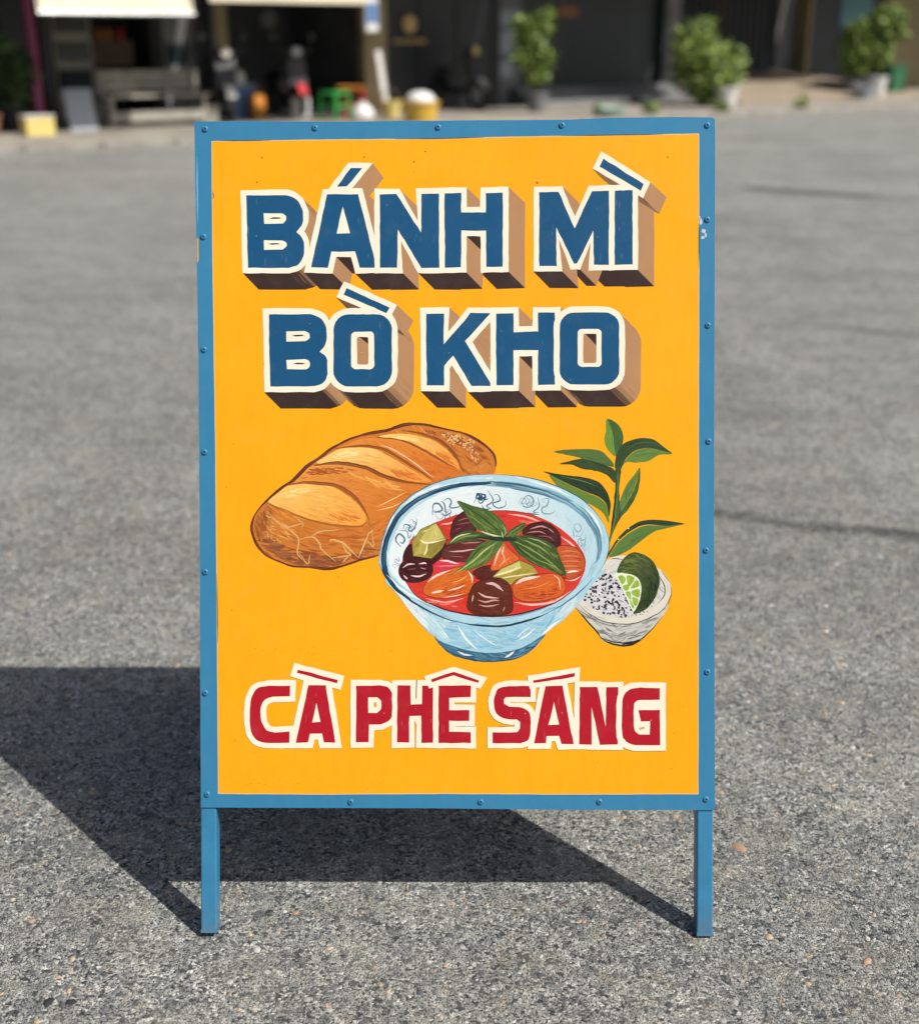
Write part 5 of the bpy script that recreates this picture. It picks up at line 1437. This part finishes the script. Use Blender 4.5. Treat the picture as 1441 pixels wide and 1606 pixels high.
def scooter(label, t, n, rz, body, fender, lamp):
    o = empty('motor_scooter', st(t, n, Z), SA + rz)
    tag(o, label, 'scooter', 'scooters parked in front of the shops')
    for x in (0.0, 1.22):
        w_ = MB().lathe([(.17, -.045), (.225, -.05), (.26, -.03), (.265, 0), (.26, .03), (.225, .05), (.17, .045)], 22, (x, 0, .265), 'y').build('wheel', M['rubber'], o, True)
        MB().lathe([(0, -.035), (.05, -.05), (.06, -.02), (.165, -.03), (.17, 0), (.165, .03), (.06, .02), (.05, .05), (0, .035)], 16, (x, 0, .265), 'y').build('rim', M['silver'], w_, True)
    MB().prism([(-.02, .50), (.16, .52), (.20, .40), (.46, .36), (.62, .40), (.72, .62), (1.30, .66), (1.42, .60), (1.28, .46), (.98, .40), (.80, .30), (.40, .27), (.22, .30)], -.12, .12, 'y').build('body', M[body], o)
    MB().prism([(.02, .52), (.14, .56), (.26, .98), (.16, 1.0), (.08, .8)], -.15, .15, 'y').build('front_shield', M[body], o)
    MB().box(.66, 1.34, -.11, .11, .665, .745, .03).build('seat', M['black_plastic'], o, True)
    MB().tube([(.0, .0, .27), (.1, 0, .58), (.2, 0, 1.02)], .03, 8).build('steering_column', M['black_plastic'], o)
    MB().tube([(.30, -.33, 1.04), (.2, -.12, 1.05), (.2, .12, 1.05), (.30, .33, 1.04)], .017, 8).build('handlebar', M['black_plastic'], o)
    MB().box(.06, .24, -.14, .14, .96, 1.10, .04).build('headlight_cowl', M[body], o, True)
    MB().lathe([(0, -.02), (.07, -.015), (.08, .02), (.0, .03)], 16, (.055, 0, 1.03), 'x').build('headlight', M[lamp], o, True)
    MB().prism([(-.26, .40), (-.1, .555), (.14, .56), (.22, .46), (.12, .53), (-.08, .525), (-.24, .37)], -.07, .07, 'y').build('front_fender', M[fender], o)
    for y in (-.28, .28):
        m_ = MB().tube([(.26, y, 1.05), (.22, y * 1.15, 1.22)], .008, 6).build('mirror', M['black_plastic'], o)
        MB().lathe([(0, -.01), (.05, -.008), (.055, .01), (0, .015)], 12, (.22, y * 1.15, 1.26), 'x').build('mirror_glass', M['black_plastic'], m_)
    MB().tube([(.75, -.16, .28), (1.0, -.17, .3), (1.35, -.18, .36)], [.03, .04, .045], 10).build('exhaust', M['silver'], o)
    MB().tube([(.6, .12, .28), (.66, .3, .01)], .012, 6).build('kickstand', M['black_plastic'], o)
    return o
scooter('dark scooter with white front fender right of the bench', 4.05, 1.6, R(75), 'black_plastic', 'white', 'lamp_glass')
scooter('scooter with red fender and silver headlight in the open garage', 5.45, 1.9, R(80), 'black_plastic', 'red', 'silver')
scooter('black scooter with pale headlight before the black cafe front', 9.35, 2.3, R(95), 'black_plastic', 'silver', 'lemon')

def stool(label, t, n, mat, rz, z=Z):
    o = empty('plastic_stool', st(t, n, z), SA + rz)
    tag(o, label, 'stool', 'plastic stools by the tan pillar')
    MB().box(-.17, .17, -.17, .17, .40, .435, .015).build('seat', M[mat], o, True)
    for sx in (-1, 1):
        for sy in (-1, 1):
            MB().prism([(sx * .20, 0), (sx * .17, 0), (sx * .125, .401), (sx * .16, .401)], sy * .165 - .02, sy * .165 + .02, 'y').build('leg', M[mat], o)
    for sy in (-1, 1): MB().box(-.15, .15, sy * .16 - .012, sy * .16 + .012, .2, .235).build('stretcher', M[mat], o)
    return o
stool('bright green plastic stool beside the tan pillar', 5.78, 1.35, 'green', .3)
stool('red plastic stool right of the green stool', 6.2, 1.5, 'red', -.2)
tr = MB().lathe([(0, 0), (.2, .0), (.26, .05), (.27, .05), (.21, -.012), (0, -.012)], 20)
simple('serving_tray', 'orange round tray on top of the red stool', 'tray', tr, 'orange', 6.2, 1.5, 0, Z + .449)
sk = MB().lathe([(0, .0), (.15, .0), (.19, .07), (.17, .17), (.10, .24), (.05, .27), (.07, .30), (0, .30)], 14)
simple('white_sack', 'white sack on the ground in front of the red stool', 'sack', sk, 'white', 6.05, 0.95)
tb = empty('plastic_tub', st(6.62, 0.15, Z), SA)
tag(tb, 'yellow tub with a white cover behind the top of the board', 'tub')
MB().lathe([(0, .005), (.24, .005), (.29, .27), (.31, .28), (.31, .31), (.27, .31), (.26, .28), (0, .26)], 22).build('tub', M['yellow'], tb, True)
MB().lathe([(.24, .312), (.24, .34), (.18, .42), (.08, .46), (0, .465)], 18).build('cover', M['white'], tb, True)
lb = empty('leaning_plank', st(6.9, 1.6, Z), SA)
tag(lb, 'white plank leaning against the tan pillar beside the black cafe', 'plank')
MB().prism([(0, 0), (.11, 0), (-.06, 1.05), (-.17, 1.05)], 0, .035, 'y').build('plank', M['white'], lb)
hs = empty('hanging_sign', st(6.2, 0.9, 1.42), SA)
tag(hs, 'small blue and white box sign hanging left of the black cafe', 'sign')
MB().box(-.10, .12, -.05, .05, 0, .5, .01).build('case', M['white'], hs)
MB().box(-.085, .105, -.054, -.0505, .12, .42).build('face', M['blue_cloth'], hs)
MB().tube([(.01, 0, .501), (.01, 0, 1.1)], .01, 6).build('hanger', M['steel'], hs)
ck = empty('pale_wall_disc', st(7.1, 5.93, 1.66), SA)  # plain pale disc standing for a round lamp; clock hands made up
tag(ck, 'round pale disc on the dark garage back wall', 'disc')
MB().lathe([(0, .0), (.16, .0), (.17, -.02), (.15, -.04), (.14, -.03), (0, -.03)], 24, axis='y').build('case', M['white'], ck, True)
MB().box(-.006, .006, -.04, -.034, 0, .1).build('hand', M['black_plastic'], ck)
MB().box(0, .075, -.04, -.034, -.006, .006).build('hand', M['black_plastic'], ck)
bs = MB().lathe([(0, .0), (.16, .0), (.24, .12), (.26, .12), (.26, .135), (.235, .135), (.15, .02), (0, .02)], 20)
simple('plastic_basin', 'pale mint basin at the kerb behind the top of the board', 'basin', bs, 'mint', 10.2, -0.35)
gb = empty('wheeled_bin', st(20.9, 2.0, Z), SA)
tag(gb, 'dark green bin at the right edge', 'bin')
MB().prism([(-.2, .06), (.2, .06), (.26, .62), (-.26, .62)], -.24, .24, 'y').build('body', M['bin_green'], gb)
MB().box(-.29, .29, -.27, .27, .621, .665, .015).build('lid', M['bin_green'], gb, True)
for y in (-.25, .25): MB().lathe([(0, -.02), (.08, -.02), (.08, .02), (0, .02)], 14, (.19, y, .08), 'y').build('wheel', M['rubber'], gb)
for i, (t, n, r, h, m, lab) in enumerate(((19.6, 1.35, .2, .42, 'white', 'tall white pot standing empty before the right-hand shrubs'), (18.95, 1.2, .26, .26, 'pale', 'wide pale pot lying before the right-hand shrubs'))):
    pp = MB().lathe([(0, .0), (r * .7, .0), (r, h), (r * 1.08, h), (r * 1.08, h + .03), (r * .92, h + .03), (r * .62, .03), (0, .03)], 20)
    simple('plant_pot', lab, 'pot', pp, m, t, n)

def can(name, label, cat, t, n, mat, w_, dp, h, capm='black_plastic'):
    o = empty(name, st(t, n, Z), SA + .2)
    tag(o, label, cat)
    MB().box(0, w_, 0, dp, 0, h, .025).build('body', M[mat], o, True)
    MB().tube([(w_ * .25, dp / 2, h - .002), (w_ * .25, dp / 2, h + .04)], .03, 12).build('cap', M[capm], o)
    MB().tube([(w_ * .45, dp / 2, h - .002), (w_ * .5, dp / 2, h + .05), (w_ * .85, dp / 2, h + .05), (w_ * .9, dp / 2, h - .002)], .014, 8).build('handle', M[mat], o)
can('jerry_can', 'orange jerry can standing between the two garage scooters', 'can', 4.75, 2.1, 'orange', .22, .18, .40)
can('jerry_can', 'white water can on the ground left of the green stool', 'can', 5.35, 1.75, 'white', .24, .2, .34, 'red')
bx = empty('storage_box', st(4.45, 2.45, Z), SA)
tag(bx, 'dull blue storage box behind the orange jerry can', 'box')
MB().box(0, .5, 0, .35, 0, .5, .02).build('box', M['blue_cloth'], bx, True)
MB().box(-.015, .515, -.015, .365, .501, .54, .012).build('lid', M['pale'], bx, True)
hm = empty('crash_helmet', st(4.7, 2.6, Z + .541), SA + 2.2)
tag(hm, 'white crash helmet on the blue storage box', 'helmet')
MB().lathe([(.125, 0), (.14, .06), (.135, .13), (.10, .19), (.05, .22), (0, .225)], 18).build('shell', M['white'], hm, True)
MB().prism([(-.07, .07), (.07, .07), (.06, .14), (-.06, .14)], .118, .15, 'x').build('visor', M['black_plastic'], hm)
for i, (t, n, m, lab) in enumerate(((3.75, 1.7, 'green', 'grey goods basket right of the bench'), (6.75, 1.2, 'lemon', 'pale yellow basket at the foot of the leaning plank'))):
    o = empty('goods_basket', st(t, n, Z), SA)
    tag(o, lab, 'basket')
    MB().lathe([(0, .004), (.13, .004), (.18, .26), (.19, .26), (.19, .28), (.165, .28), (.12, .02), (0, .02)], 18).build('basket', M['wood'] if i == 0 else M[m], o, True)
    MB().tube([(-.17, 0, .27), (-.12, 0, .42), (0, 0, .47), (.12, 0, .42), (.17, 0, .27)], .01, 8).build('handle', M['brown'], o)
